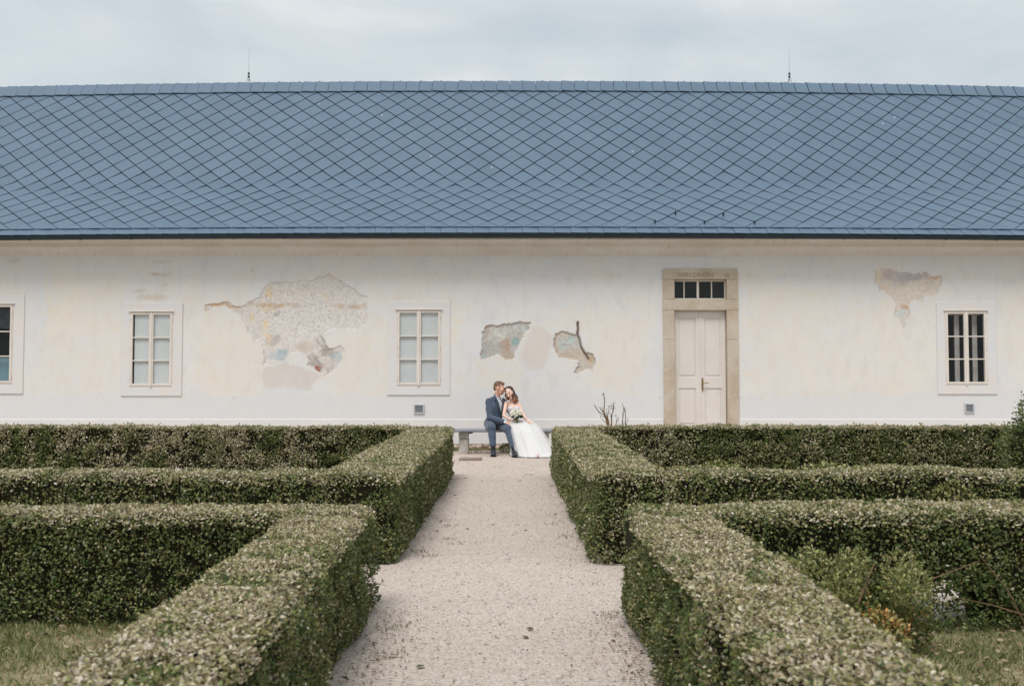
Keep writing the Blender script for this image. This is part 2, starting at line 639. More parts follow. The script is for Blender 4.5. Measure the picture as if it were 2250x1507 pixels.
# outlines of the fallen plaster, in photo pixels on the wall plane
PA = conv([(110,490),(125,430),(185,400),(260,378),(320,385),(370,420),(430,420),(500,380),(570,340),(605,280),(660,225),(780,215),(1000,215),(1060,190),(1135,170),(1200,195),(1290,260),(1380,320),(1455,350),(1450,480),(1440,560),(1405,620),(1280,625),(1140,625),(1085,680),(1110,730),(1150,755),(1220,755),(1255,800),(1250,850),(1200,930),(1150,970),(1110,985),(1060,960),(1000,930),(945,915),(965,860),(950,820),(870,795),(790,830),(770,870),(620,900),(600,900),(605,850),(580,740),(520,700),(460,640),(440,560),(370,480),(310,430),(270,405),(190,420),(150,460)], 3.75, 420, 560)
PA2 = conv([(585,1090),(600,920),(780,880),(945,930),(1100,990),(960,1130),(800,1100)], 3.75, 420, 560)
PB = conv([(300,550),(320,450),(335,330),(380,295),(470,285),(560,285),(640,265),(740,270),(720,310),(690,360),(650,420),(620,500),(600,540),(580,605),(530,590),(470,560),(420,570),(350,605),(310,590)], 3.965, 980, 640)
PB2 = conv([(730,290),(830,285),(920,360),(950,440),(930,560),(860,690),(760,700),(680,670),(630,560),(660,430)], 3.965, 980, 640)
PC = conv([(1010,340),(1060,355),(1135,375),(1150,365),(1180,460),(1215,540),(1250,530),(1280,560),(1285,620),(1280,680),(1230,680),(1160,720),(1110,710),(1140,680),(1150,610),(1050,600),(980,580),(955,500),(950,420),(960,380)], 3.965, 980, 640)
CRACK = conv([(1148,272),(1152,330),(1148,370),(1165,420),(1185,490),(1215,550),(1236,588)], 3.965, 980, 640)
PD = conv([(1065,185),(1130,175),(1230,172),(1260,200),(1320,210),(1400,215),(1480,205),(1510,230),(1610,235),(1600,290),(1575,380),(1500,395),(1430,435),(1375,435),(1350,520),(1330,600),(1308,665),(1290,600),(1270,570),(1230,560),(1245,500),(1250,450),(1210,390),(1150,350),(1110,350),(1085,280),(1085,210)], 3.571, 1620, 540)

# window openings: outer sash rectangle (px0, px1, py0, py1), surround (px0, px1, py0, py1)
WIN = [
    ((-66, 28, 669, 842), (-92, 53, 648, 865), 'dark'),
    ((287, 379, 686, 848), (267, 401, 666, 870), 'blind'),
    ((873, 968, 682, 846), (851, 989, 662, 868), 'blind'),
    ((2077, 2167, 684, 844), (2058, 2189, 664, 866), 'inner'),
]
DOOR_OUT = (1457, 1622, 591)       # stone surround
DOOR_IN = (1482, 1597, 682)        # door opening
FAN = (1481, 1598, 614, 658)       # light over the door

holes = []
for s, q, k in WIN:
    holes.append((wx((s[0] + s[1]) / 2) - (s[1] - s[0]) / 2 / FPX * YW, wx((s[0] + s[1]) / 2) + (s[1] - s[0]) / 2 / FPX * YW, wz(s[3]), wz(s[2])))
door_x0, door_x1 = wx(DOOR_OUT[0]), wx(DOOR_OUT[1])
holes.append((door_x0 + 0.1, door_x1 - 0.1, -0.01, wz(DOOR_OUT[2]) - 0.1))


def grid_lines(lo, hi, coarse, fines, extra):
    g = list(np.arange(lo, hi + 1e-6, coarse))
    for a, b, st in fines:
        g = [v for v in g if v < a or v > b] + list(np.arange(a, b + 1e-6, st))
    for e_ in extra:
        g = [v for v in g if abs(v - e_) > 0.004] + [e_]
    return np.array(sorted(g))


gx = grid_lines(BX0, BX1, 0.06, [(wx(440), wx(820), 0.0135), (wx(1045), wx(1320), 0.0135), (wx(1900), wx(2085), 0.0135)],
                [h for q in holes for h in q[:2]])
gz = grid_lines(0.0, 4.3, 0.05, [(wz(870), wz(580), 0.0135)], [h for q in holes for h in q[2:]])
GX, GZ = np.meshgrid(gx, gz)
X, Z = GX.ravel(), GZ.ravel()
# photo pixel of every wall vertex (only to lay out the plaster damage)
rel_y, rel_z = YW, Z - CAM.z
dep = rel_y * cP + rel_z * sP
PXv = 1125 + FPX * X / dep
PYv = 753.5 - FPX * (-rel_y * sP + rel_z * cP) / dep
P3 = np.c_[X, np.zeros_like(X), Z]
wob1, wob2 = fbm(P3, 3.5, 3, 4) - 0.5, fbm(P3, 3.5, 9, 4) - 0.5
qx, qy = PXv + wob1 * 16, PYv + wob2 * 16
n_big, n_mid, n_fine = fbm(P3, 1.4, 21, 4), fbm(P3, 6.0, 31, 4), fbm(P3, 22.0, 41, 3)
qx, qy = qx + (n_fine - 0.5) * 7, qy + (fbm(P3, 22.0, 47, 3) - 0.5) * 7

depth = np.zeros(len(X))
pig = np.zeros((len(X), 4))
pock = np.zeros(len(X))
och = np.zeros(len(X))


def over(mask, rgb):
    c = s2l3(rgb)
    m_ = np.clip(mask, 0, 1)[:, None]
    a0 = pig[:, 3:4]
    a1 = a0 + m_ - a0 * m_
    pig[:, :3] = np.where(a1 > 1e-6, (pig[:, :3] * a0 * (1 - m_) + c * m_) / np.maximum(a1, 1e-6), pig[:, :3])
    pig[:, 3:4] = a1


def soft(x0, x1, y0, y1, e_=7):
    qx, qy = PXv + wob1 * 30 + (n_mid - .5) * 22, PYv + wob2 * 30 + (n_mid - .5) * 16
    sx = np.clip((qx - x0) / e_, 0, 1) * np.clip((x1 - qx) / e_, 0, 1)
    sy = np.clip((qy - y0) / e_, 0, 1) * np.clip((y1 - qy) / e_, 0, 1)
    return sx * sy


def blob(cx, cy, rx, ry, th=0.5):
    d = ((qx - cx) / rx) ** 2 + ((qy - cy) / ry) ** 2
    return np.clip((1.25 - d + (n_mid - 0.5) * 2.6 + (n_fine - 0.5) * 2.6) * 0.9, 0, 1)


def sstep(v, a, b): return np.clip((v - a) / (b - a), 0, 1)


for (x0, x1, y0, y1, s_) in [(98, 270, 598, 742, 1.0), (95, 262, 740, 868, 0.7), (70, 300, 720, 890, 0.3), (250, 400, 598, 650, 0.35), (405, 560, 590, 720, 0.35),
                             (440, 590, 690, 872, 0.75), (735, 905, 735, 884, 0.75), (800, 860, 600, 760, 0.3), (850, 1000, 590, 664, 0.35), (990, 1010, 660, 800, 0.5),
                             (1045, 1150, 780, 865, 0.55), (1225, 1300, 676, 725, 0.9), (1300, 1425, 700, 850, 0.7), (1345, 1400, 850, 872, 0.5),
                             (1640, 1860, 625, 880, 0.6), (1690, 1830, 820, 882, 0.6), (1920, 1990, 650, 780, 0.75), (1860, 2060, 620, 870, 0.3), (2185, 2260, 640, 800, 0.6),
                             (0, 62, 636, 652, 1.0), (30, 50, 770, 812, 1.0), (425, 450, 690, 850, 0.5), (270, 280, 760, 830, 0.7)]:
    och = np.maximum(och, soft(x0, x1, y0, y1) * s_ * (0.35 + 0.75 * n_big))
och *= 0.66

# bare lower wash and the cool band below the cornice
over(sstep(qy + (n_mid - .5) * 24 + (n_big - .5) * 50, 862, 872) * 0.7, (212, 213, 214))
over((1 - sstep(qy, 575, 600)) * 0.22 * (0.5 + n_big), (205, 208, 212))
# smears of brown where old paint shows
for (cx, cy, rx, ry) in [(352, 604, 16, 5), (338, 604, 10, 4), (30, 572, 22, 4), (352, 574, 40, 3), (332, 655, 40, 7), (556, 596, 4, 10), (960, 600, 6, 5), (305, 640, 20, 4), (365, 630, 5, 8)]:
    over(blob(cx, cy, rx, ry) * 0.5, (196, 178, 156))

for poly, dp in ((PA, 0.013), (PB, 0.022), (PC, 0.024), (PD, 0.014)):
    ins = pip(qx, qy, poly)
    dd = segdist(qx, qy, poly)
    depth = np.where(ins, dp * np.clip(dd / 1.3, 0, 1) * (0.45 + 0.55 * n_mid + 0.7 * n_fine), depth)
    edge = np.clip(1.6 - dd / 1.7, 0, 1)
    if poly is PA:
        over(ins * 0.9, (214, 209, 204)); pock = np.where(ins, sstep(n_big, 0.33, 0.55) * 0.8, pock)
    elif poly is PB:
        over(ins * 0.95, (186, 181, 173)); pock = np.where(ins, 0.7, pock)
    elif poly is PC:
        over(ins * 0.95, (194, 184, 172)); pock = np.where(ins, 0.35, pock)
    else:
        over(ins * 0.95, (212, 202, 191)); pock = np.where(ins, 0.15, pock)
    over(edge * sstep(n_mid, 0.5, 0.62) * 0.4, (186, 172, 156))
inA, inB, inC, inD = (pip(qx, qy, p) for p in (PA, PB, PC, PD))


def paint(ins, lst, s, ox, oy):
    for (cx, cy, rx, ry, rgb, a) in lst:
        over(blob(ox + cx / s, oy + cy / s, rx / s * 1.1, ry / s * 1.1) * ins * a * (0.45 + 0.55 * sstep(n_fine * 0.5 + n_mid * 0.5, 0.40, 0.58)) * (0.62 if rgb[0] > 218 else 1.0), rgb)


paint(inA, [(700,300,330,70,(219,211,200),.8),(650,300,28,45,(224,190,128),.9),(1110,345,18,35,(224,196,146),.7),(600,430,75,35,(224,186,120),.9),
            (490,520,22,30,(224,190,130),.8),(610,600,28,60,(224,186,118),.9),(635,710,28,70,(224,188,122),.9),(400,470,60,45,(196,190,184),.7),
            (520,620,70,70,(204,200,196),.8),(690,710,35,35,(176,172,166),.8),(710,480,25,20,(170,166,162),.8),(920,760,90,50,(200,188,176),.9),
            (1080,720,60,60,(160,152,144),.8),(1130,790,80,45,(158,150,138),.8),(715,825,55,45,(168,186,194),.8),(760,800,25,30,(158,180,190),.7),
            (1190,850,60,55,(164,180,184),.8),(1020,870,70,50,(156,144,142),.9),(1045,930,35,28,(150,92,78),.95),(1150,910,60,50,(178,166,156),.8),
            (990,850,45,40,(170,160,146),.7),(800,560,60,40,(206,206,208),.6),(1000,560,70,60,(208,208,208),.5),(230,395,60,22,(190,164,134),.9),(125,470,20,30,(176,150,122),.9)], 3.75, 420, 560)
band = inA & (qy > 666.0) & (qy < 675.5)
over(band * sstep(n_mid * 0.5 + n_fine * 0.5, 0.36, 0.54) * 0.85 * ((qx < 655) | (qx > 722)), (192, 164, 132))
over(blob(420 + 800 / 3.75, 560 + 1010 / 3.75, 1, 1) * 0 + pip(qx, qy, PA2) * np.clip(segdist(qx, qy, PA2) / 5, 0, 1) * (0.4 + 0.5 * n_mid), (205, 196, 189))
paint(inB, [(360,350,35,60,(176,156,140),.9),(350,480,30,60,(160,160,156),.8),(450,380,70,60,(206,206,200),.8),(560,340,80,40,(192,194,190),.8),(610,440,30,40,(138,168,166),.95),
            (640,310,60,30,(190,200,202),.8),(510,480,50,60,(176,146,126),.85),(560,560,40,40,(184,158,136),.8),(430,470,60,60,(168,170,166),.7),(330,570,30,30,(160,176,176),.7)], 3.965, 980, 640)
over(pip(qx, qy, PB2) * np.clip(segdist(qx, qy, PB2) / 8, 0, 1) * (0.35 + 0.55 * n_mid), (210, 199, 190))
paint(inC, [(1060,450,80,70,(176,192,190),.9),(1110,420,50,50,(180,190,188),.8),(1080,560,90,40,(196,172,150),.8),(1245,580,36,40,(186,160,128),.9),(1200,660,60,40,(196,192,186),.8),(970,500,18,80,(164,140,118),.8)], 3.965, 980, 640)
cd = segdist(PXv + wob1 * 5, PYv + wob2 * 5, CRACK, False)
cr_m = np.clip(1.5 - cd / 2.2, 0, 1)
depth = np.maximum(depth, cr_m * 0.06)
over(cr_m * 0.9, (120, 100, 84))
paint(inD, [(1190,230,55,45,(190,176,176),.95),(1290,260,55,60,(178,174,178),.95),(1400,240,90,28,(176,170,174),.95),(1480,225,30,20,(176,166,168),.9),(1160,330,50,18,(212,190,170),.8),
            (1560,242,60,12,(200,164,142),.95),(1308,478,42,18,(188,148,104),.95),(1290,530,45,30,(196,204,204),.9),(1305,610,18,40,(190,196,196),.9),(1120,240,32,40,(226,208,176),.8)], 3.571, 1620, 540)
in_any = (inA | inB | inC | inD).astype(float)
pig[:, :3] *= (1 + in_any * (0.40 * n_fine - 0.20))[:, None]

undul = (fbm(P3, 0.5, 77, 3) - 0.5) * 0.02
Yv = YW + depth + undul * sstep(Z, 0.65, 1.3)
nx_, nz_ = len(gx), len(gz)
idx = np.arange(nx_ * nz_).reshape(nz_, nx_)
F = np.stack([idx[:-1, :-1], idx[:-1, 1:], idx[1:, 1:], idx[1:, :-1]], -1).reshape(-1, 4)
cxf = (gx[:-1] + gx[1:]) / 2
czf = (gz[:-1] + gz[1:]) / 2
CX, CZ = (a.ravel() for a in np.meshgrid(cxf, czf))
keep = np.ones(len(F), dtype=bool)
for x0, x1, z0, z1 in holes:
    keep &= ~((CX > x0) & (CX < x1) & (CZ > z0) & (CZ < z1))
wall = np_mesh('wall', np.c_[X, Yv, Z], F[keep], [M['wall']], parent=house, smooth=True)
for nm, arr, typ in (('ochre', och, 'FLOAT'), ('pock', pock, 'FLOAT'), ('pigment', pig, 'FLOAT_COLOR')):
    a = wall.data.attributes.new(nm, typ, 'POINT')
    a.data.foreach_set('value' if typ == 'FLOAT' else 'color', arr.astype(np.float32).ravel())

# end walls and rear wall, so that the building is a closed body
b = MB()
for xa in (BX0, BX1 - 0.3):
    MB().box(xa, xa + 0.3, YW + 0.05, YW + 7.9, 0, 4.25).build('end_wall', M['back_wall'], house)
MB().box(BX0, BX1, YW + 7.6, YW + 7.9, 0, 4.24).build('rear_wall', M['back_wall'], house)
MB().box(BX0 + 0.3, BX1 - 0.3, YW + 0.6, YW + 7.6, 4.0, 4.1).build('attic_floor', M['room'], house)

# plinth with rubble showing at its foot
PZ0, PZ1 = wz(975), wz(920)
b = MB()
for xa, xb in ((BX0, door_x0 - 0.003), (door_x1 + 0.003, BX1)):
    prof = [(YW + 0.02, PZ0), (YW - 0.020, PZ0), (YW - 0.021, PZ0 + 0.01), (YW - 0.015, PZ1 - 0.02), (YW - 0.010, PZ1 - 0.004), (YW + 0.01, PZ1 + 0.004)]
    xs = list(np.arange(xa, xb, 0.4)) + [xb]
    b.sweep_x(prof[::-1], xs)
plinth = b.build('plinth', M['plinth'], house)
b = MB().box(BX0, door_x0, YW - 0.012, YW + 0.05, 0, PZ0)
b.box(door_x1, BX1, YW - 0.012, YW + 0.05, 0, PZ0).build('footing', M['rubble'], house)
x = -2.0
while x < 1.6:
    w = rnd.uniform(0.07, 0.17)
    hh = rnd.uniform(0.06, 0.10)
    b = MB()
    z0 = rnd.uniform(-0.01, PZ0 - hh)
    b.ell((x + w / 2, YW - 0.015, z0 + hh / 2), (w * 0.5, 0.035, hh * 0.52), Euler((0, rnd.uniform(-.2, .2), 0)).to_matrix(), 8, 5)
    b.v = [(p[0] + rnd.uniform(-.008, .008), p[1] + rnd.uniform(-.006, .006), p[2] + rnd.uniform(-.006, .006)) for p in b.v]
    b.build('stone', M['rubble'], plinth)
    x += w + rnd.uniform(0.0, 0.03)

# cornice under the eaves
CZ0 = wz(563)
prof = [(YW + 0.02, CZ0), (YW - 0.035, CZ0), (YW - 0.04, CZ0 + 0.012), (YW - 0.042, CZ0 + 0.05), (YW - 0.048, CZ0 + 0.09), (YW - 0.065, CZ0 + 0.125),
        (YW - 0.10, CZ0 + 0.15), (YW - 0.15, CZ0 + 0.163), (YW - 0.185, CZ0 + 0.165), (YW - 0.19, CZ0 + 0.185), (YW - 0.195, CZ0 + 0.22), (YW - 0.215, CZ0 + 0.255), (YW - 0.26, CZ0 + 0.285),
        (YW - 0.36, CZ0 + 0.292), (YW - 0.36, CZ0 + 0.375), (YW + 0.3, CZ0 + 0.375)]
MB().sweep_x(prof[::-1], list(np.linspace(BX0, BX1, 40))).build('cornice', M['cornice'], house, smooth=False)

# ---------------------------------------------------------------- roof
EY, EZ = YW - 0.50, 4.300
A1, A2 = R(37), R(51.3)
L1 = 1.74 / math.cos(A1)
L2 = 3.827


def roof_pt(x, s, up=0.0):
    """point at distance s up the slope, with the bell-cast kick at the eaves"""
    k = 0.7
    # blend of the two pitches around L1
    def raw(s):
        if s < L1: return s * math.cos(A1), s * math.sin(A1)
        return L1 * math.cos(A1) + (s - L1) * math.cos(A2), L1 * math.sin(A1) + (s - L1) * math.sin(A2)
    ys = zs = 0.0
    for d in (-1, -0.5, 0, 0.5, 1):
        a, c = raw(s + d * k * 0.5)
        ys += a / 5; zs += c / 5
    t = s / (L1 + L2)
    hump = -x * x * ((0.050 / 102.0) * (1 - t) + (0.140 / 151.0) * t)
    n = (-math.sin(A1), math.cos(A1)) if s < L1 else (-math.sin(A2), math.cos(A2))
    return Vector((x, EY + ys + n[0] * up, EZ + zs + hump + n[1] * up))


def roof_frame(x, s, up=0.0):
    p = roof_pt(x, s, up)
    tx = (roof_pt(x + 0.1, s) - roof_pt(x - 0.1, s)).normalized()
    ts = (roof_pt(x, s + 0.05) - roof_pt(x, s - 0.05)).normalized()
    nn = tx.cross(ts).normalized()
    tx = ts.cross(nn)
    Mx = Matrix((tx, ts, nn)).transposed().to_4x4()
    Mx.translation = p
    return Mx


S_TOP = L1 + L2
TW, TL = 0.492, 0.492             # diamonds: width and length between the tips
roof = None
b = MB()
xs = np.linspace(BX0 - 0.1, BX1 + 0.1, 60)
ss = np.linspace(-0.02, S_TOP, 22)
vs = [roof_pt(x, s, -0.02) for s in ss for x in xs]
fs = [(j * 60 + i, j * 60 + i + 1, (j + 1) * 60 + i + 1, (j + 1) * 60 + i) for j in range(21) for i in range(59)]
b.add(vs, fs)
# rear slope, gable ends and soffit
ridge = [roof_pt(x, S_TOP, -0.02) for x in xs]
rear = [Vector((p.x, 2 * p.y - EY, EZ + roof_pt(p.x, 0).z - EZ)) for p in ridge]
n0 = len(b.v)
b.v += [tuple(p) for p in ridge] + [tuple(p) for p in rear]
b.f += [(n0 + i, n0 + i + 1, n0 + 60 + i + 1, n0 + 60 + i) for i in range(59)]
for i in (0, 59):
    b.add([roof_pt(xs[i], 0, -0.02), roof_pt(xs[i], L1, -0.02), ridge[i], rear[i]], [(0, 1, 2, 3)])
roof = b.build('roof', M['roof_under'], house)


def tile_mesh(name, pts, th, tilt0, tilt1, bev=0.004):
    """flat tile: outline pts (x, s) in tile space, lower tip lifted"""
    n = len(pts)
    smin, smax = min(p[1] for p in pts), max(p[1] for p in pts)
    lift = lambda s: tilt0 + (tilt1 - tilt0) * (s - smin) / (smax - smin)
    vs = [(x, s, lift(s)) for x, s in pts]
    c = [sum(p[0] for p in pts) / n, sum(p[1] for p in pts) / n]
    vs += [(c[0] + (x - c[0]) * (1 - bev / 0.2), c[1] + (s - c[1]) * (1 - bev / 0.2), lift(s) + 0.0035) for x, s in pts]
    vs += [(x, s, lift(s) - th) for x, s in pts]
    fs = [tuple(range(n, 2 * n))]
    fs += [(i, (i + 1) % n, n + (i + 1) % n, n + i) for i in range(n)]
    fs += [(2 * n + i, 2 * n + (i + 1) % n, (i + 1) % n, i) for i in range(n)]
    me = bpy.data.meshes.new(name)
    me.from_pydata(vs, [], fs)
    me.update()
    me.materials.append(M['roof'])
    return me


g_ = 0.0085
dia = [(0, -TL / 2 + g_), (TW / 2 - g_, 0), (0, TL / 2 - g_), (-TW / 2 + g_, 0)]
tile_me = tile_mesh('roof_tile', dia, 0.010, 0.022, 0.004)
S0 = 0.235                         # where the diamonds start above the straight eaves course
tiles = []
row = 0
while True:
    s_c = S0 + row * TL / 2
    if s_c > S_TOP - 0.1: break
    off = 0 if row % 2 == 0 else TW / 2
    k0 = int(BX0 / TW)
    for k in range(k0, -k0 + 1):
        x = k * TW + off
        if BX0 - 0.05 < x < BX1 + 0.05:
            tiles.append((s_c, x, row))
    row += 1
NV = len(tile_me.vertices)
tv = np.array([v.co for v in tile_me.vertices])
tf = [tuple(p.vertices) for p in tile_me.polygons]
restv, restf = [], []
made = 0
# nearest tiles in view are parts of their own; lowest rows first
tiles.sort(key=lambda q: (q[2], abs(q[1])))
for (s_c, x, rw) in tiles:
    fr = roof_frame(x, max(s_c, 0.0), 0.0)
    j = Matrix.Rotation(R(rnd.gauss(0, 0.35)), 4, 'X') @ Matrix.Rotation(R(rnd.gauss(0, 0.3)), 4, 'Y')
    mt = fr @ j
    clip_row = rw == 0
    vis = abs(x) < 9.4
    if vis and made < 300 and not clip_row:
        o = bpy.data.objects.new('roof_tile', tile_me)
        o.matrix_basis = mt
        link(o, roof)
        made += 1
    else:
        if clip_row:   # upper half only: the lower half would lie under the eaves course
            hv = tv.copy()
            hv[:, 1] = np.maximum(hv[:, 1], -0.012)
            hv[:, 2] += 0.012
        else:
            hv = tv
        m4 = np.array(mt)
        q = hv @ m4[:3, :3].T + m4[:3, 3]
        n = len(restv) * NV
        restv.append(q)
        restf += [tuple(i + n for i in f) for f in tf]
me = bpy.data.meshes.new('roof_tiling')
me.from_pydata(np.concatenate(restv).tolist(), [], restf)
me.update(); me.materials.append(M['roof'])
at_ = me.attributes.new('col', 'FLOAT', 'FACE')
at_.data.foreach_set('value', np.repeat(rng.random(len(restv)), len(tf)).astype(np.float32))
o = bpy.data.objects.new('roof_tiling', me)
link(o, roof)
o['kind'] = 'stuff'

# straight course along the eaves
EW = 0.326
eave_me = tile_mesh('eave_tile', [(-EW / 2 + 0.002, 0), (EW / 2 - 0.002, 0), (EW / 2 - 0.002, 0.25), (-EW / 2 + 0.002, 0.25)], 0.012, 0.014, 0.002)
k = 0
x = BX0
while x < BX1:
    if abs(x) < 11:
        fr = roof_frame(x, 0.0)
        o = bpy.data.objects.new('eave_tile', eave_me)
        o.matrix_basis = fr @ Matrix.Translation((0, 0.0, 0.004)) @ Matrix.Rotation(R(rnd.gauss(1.1, 0.35)), 4, 'Y')
        link(o, roof)
    x += EW
# ridge caps, each lapping over the next
CW = 0.312
cap_prof = [(-0.265, -0.300), (-0.15, -0.150), (-0.075, -0.055), (-0.03, -0.006), (0.0, 0.006), (0.04, -0.006), (0.2, -0.2)]
cv, cf = [], []
for k, (xx, dz) in enumerate(((-CW * 0.475, 0.014), (CW * 0.49, 0.0))):
    cv += [(xx, y, z + dz) for y, z in cap_prof] + [(xx, y, z + dz - 0.014) for y, z in cap_prof]
n = len(cap_prof)
for i in range(n - 1):
    cf.append((i, i + 1, 2 * n + i + 1, 2 * n + i)[::-1])
    cf.append((n + i, 3 * n + i, 3 * n + i + 1, n + i + 1)[::-1])
    cf.append((i, n + i, n + i + 1, i + 1)[::-1])
    cf.append((2 * n + i, 2 * n + i + 1, 3 * n + i + 1, 3 * n + i)[::-1])
for i in (0, n - 1):
    cf.append((i, 2 * n + i, 3 * n + i, n + i))
cap_me = bpy.data.meshes.new('ridge_cap')
cap_me.from_pydata(cv, [], cf)
cap_me.update(); cap_me.materials.append(M['roof'])
x = BX0
while x < BX1:
    if abs(x) < 12.6:
        p = roof_pt(x, S_TOP)
        q = roof_pt(x + 0.1, S_TOP) - roof_pt(x - 0.1, S_TOP)
        o = bpy.data.objects.new('ridge_cap', cap_me)
        o.matrix_basis = Matrix.Translation(p + Vector((0, 0, 0.045 + rnd.gauss(0, 0.003)))) @ Matrix.Rotation(-math.atan2(q.z, q.x) + R(rnd.gauss(0, .25)), 4, 'Y')
        link(o, roof)
    x += CW
# snow hooks above the door
for px, py in ((1438, 490), (1483, 470), (1547, 491), (1588, 474), (1656, 492)):
    best = min(((at(px, py, roof_pt(0, s / 50).y), s / 50) for s in range(4, 60)), key=lambda q: abs(q[0].z - roof_pt(q[0].x, q[1]).z))
    fr = roof_frame(best[0].x, best[1], 0.015)
    b = MB()
    b.box(-0.011, 0.011, -0.07, 0.05, 0.0, 0.006).box(-0.011, 0.011, -0.075, -0.065, 0.006, 0.075)
    b.box(-0.013, 0.013, -0.064, -0.03, 0.05, 0.075)
    o = b.build('snow_hook', M['gutter'])
    o.matrix_basis = fr
    o.parent = roof
# gutter
gr = 0.062
gp = []
for k in range(0, 13):
    t = math.pi + math.pi * k / 12
    gp.append((EY - 0.065 + gr * math.cos(t), 4.260 + gr * math.sin(t)))
gp = [(gp[0][0] - 0.008, gp[0][1] + 0.012), (gp[0][0] - 0.012, gp[0][1] + 0.002)] + gp
inner = [(y * 0.94 + (EY - 0.065) * 0.06, z + 0.004) for y, z in gp[2:]][::-1]
hum0 = lambda x: roof_pt(x, 0).z - roof_pt(0, 0).z
b = MB().sweep_x((gp + inner)[::-1], list(np.linspace(BX0, BX1, 60)), hum0)
gut = b.build('gutter', M['gutter'], house, smooth=True)
x = BX0 + 0.4
while x < BX1:
    if abs(x) < 10.6:
        b = MB()
        pr = [(EY - 0.065 + (gr + d) * math.cos(math.pi + math.pi * k / 10), 4.260 + (gr + d) * math.sin(math.pi + math.pi * k / 10) + hum0(x)) for d in (0.002,) for k in range(11)]
        for i in range(10):
            (y0, z0), (y1, z1) = pr[i], pr[i + 1]
            ny0, nz0 = (y0 - EY + 0.065) / gr, (z0 - 4.260 - hum0(x)) / gr
            ny1, nz1 = (y1 - EY + 0.065) / gr, (z1 - 4.260 - hum0(x)) / gr
            b.add([(x - .012, y0, z0), (x + .012, y0, z0), (x + .012, y1, z1), (x - .012, y1, z1),
                   (x - .012, y0 + ny0 * .006, z0 + nz0 * .006), (x + .012, y0 + ny0 * .006, z0 + nz0 * .006), (x + .012, y1 + ny1 * .006, z1 + nz1 * .006), (x - .012, y1 + ny1 * .006, z1 + nz1 * .006)],
                  [(4, 5, 6, 7), (0, 4, 7, 3), (1, 2, 6, 5), (0, 1, 5, 4), (3, 7, 6, 2)])
        b.build('gutter_bracket', M['gutter'], gut)
    x += 1.01
# lightning rods on the ridge
for px in (548, 1733):
    p = roof_pt(at(px, 185, EY + 4.2).x, S_TOP) + Vector((0, 0, 0.05))
    x, y, z = p
    b = MB().tube([(x, y, z + 0.03), (x, y, z + 0.86)], [0.004, 0.0022], 6)
    rod = b.build('lightning_rod', simple('galvanised_steel', s2l(130, 138, 142), None, rough=0.4, metal=0.5), house)
    for zz in (0.13, 0.20):
        MB().box(x - 0.022, x + 0.022, y - 0.02, y + 0.02, z + zz, z + zz + 0.05, 0.006).build('clamp', M['gutter'], rod)
    b = MB()
    for dx, dy in ((-0.06, -0.03), (0.06, -0.03), (0, 0.06)):
        b.tube([(x, y, z + 0.17), (x + dx, y + dy, z - 0.03)], 0.005, 5)
    b.build('tripod_foot', M['gutter'], rod)


# ---------------------------------------------------------------- windows
def frame_rect(b, x0, x1, z0, z1, w, y0, y1, bev=0.003):
    b.box(x0, x0 + w, y0, y1, z0, z1, bev); b.box(x1 - w, x1, y0, y1, z0, z1, bev)
    b.box(x0 + w - 0.001, x1 - w + 0.001, y0 + 0.001, y1 - 0.001, z1 - w, z1 - 0.0005, bev); b.box(x0 + w - 0.001, x1 - w + 0.001, y0 + 0.001, y1 - 0.001, z0 + 0.0005, z0 + w, bev)


def pane(x0, x1, y, z0, z1, parent):
    # old glass, each pane set at a very slightly different angle
    j = [rnd.uniform(-.0012, .0012) for _ in range(4)]
    return MB().add([(x0, y + j[0], z0), (x1, y + j[1], z0), (x1, y + j[2], z1), (x0, y + j[3], z1)], [(0, 1, 2, 3)]).build('pane', M['glass'], parent)


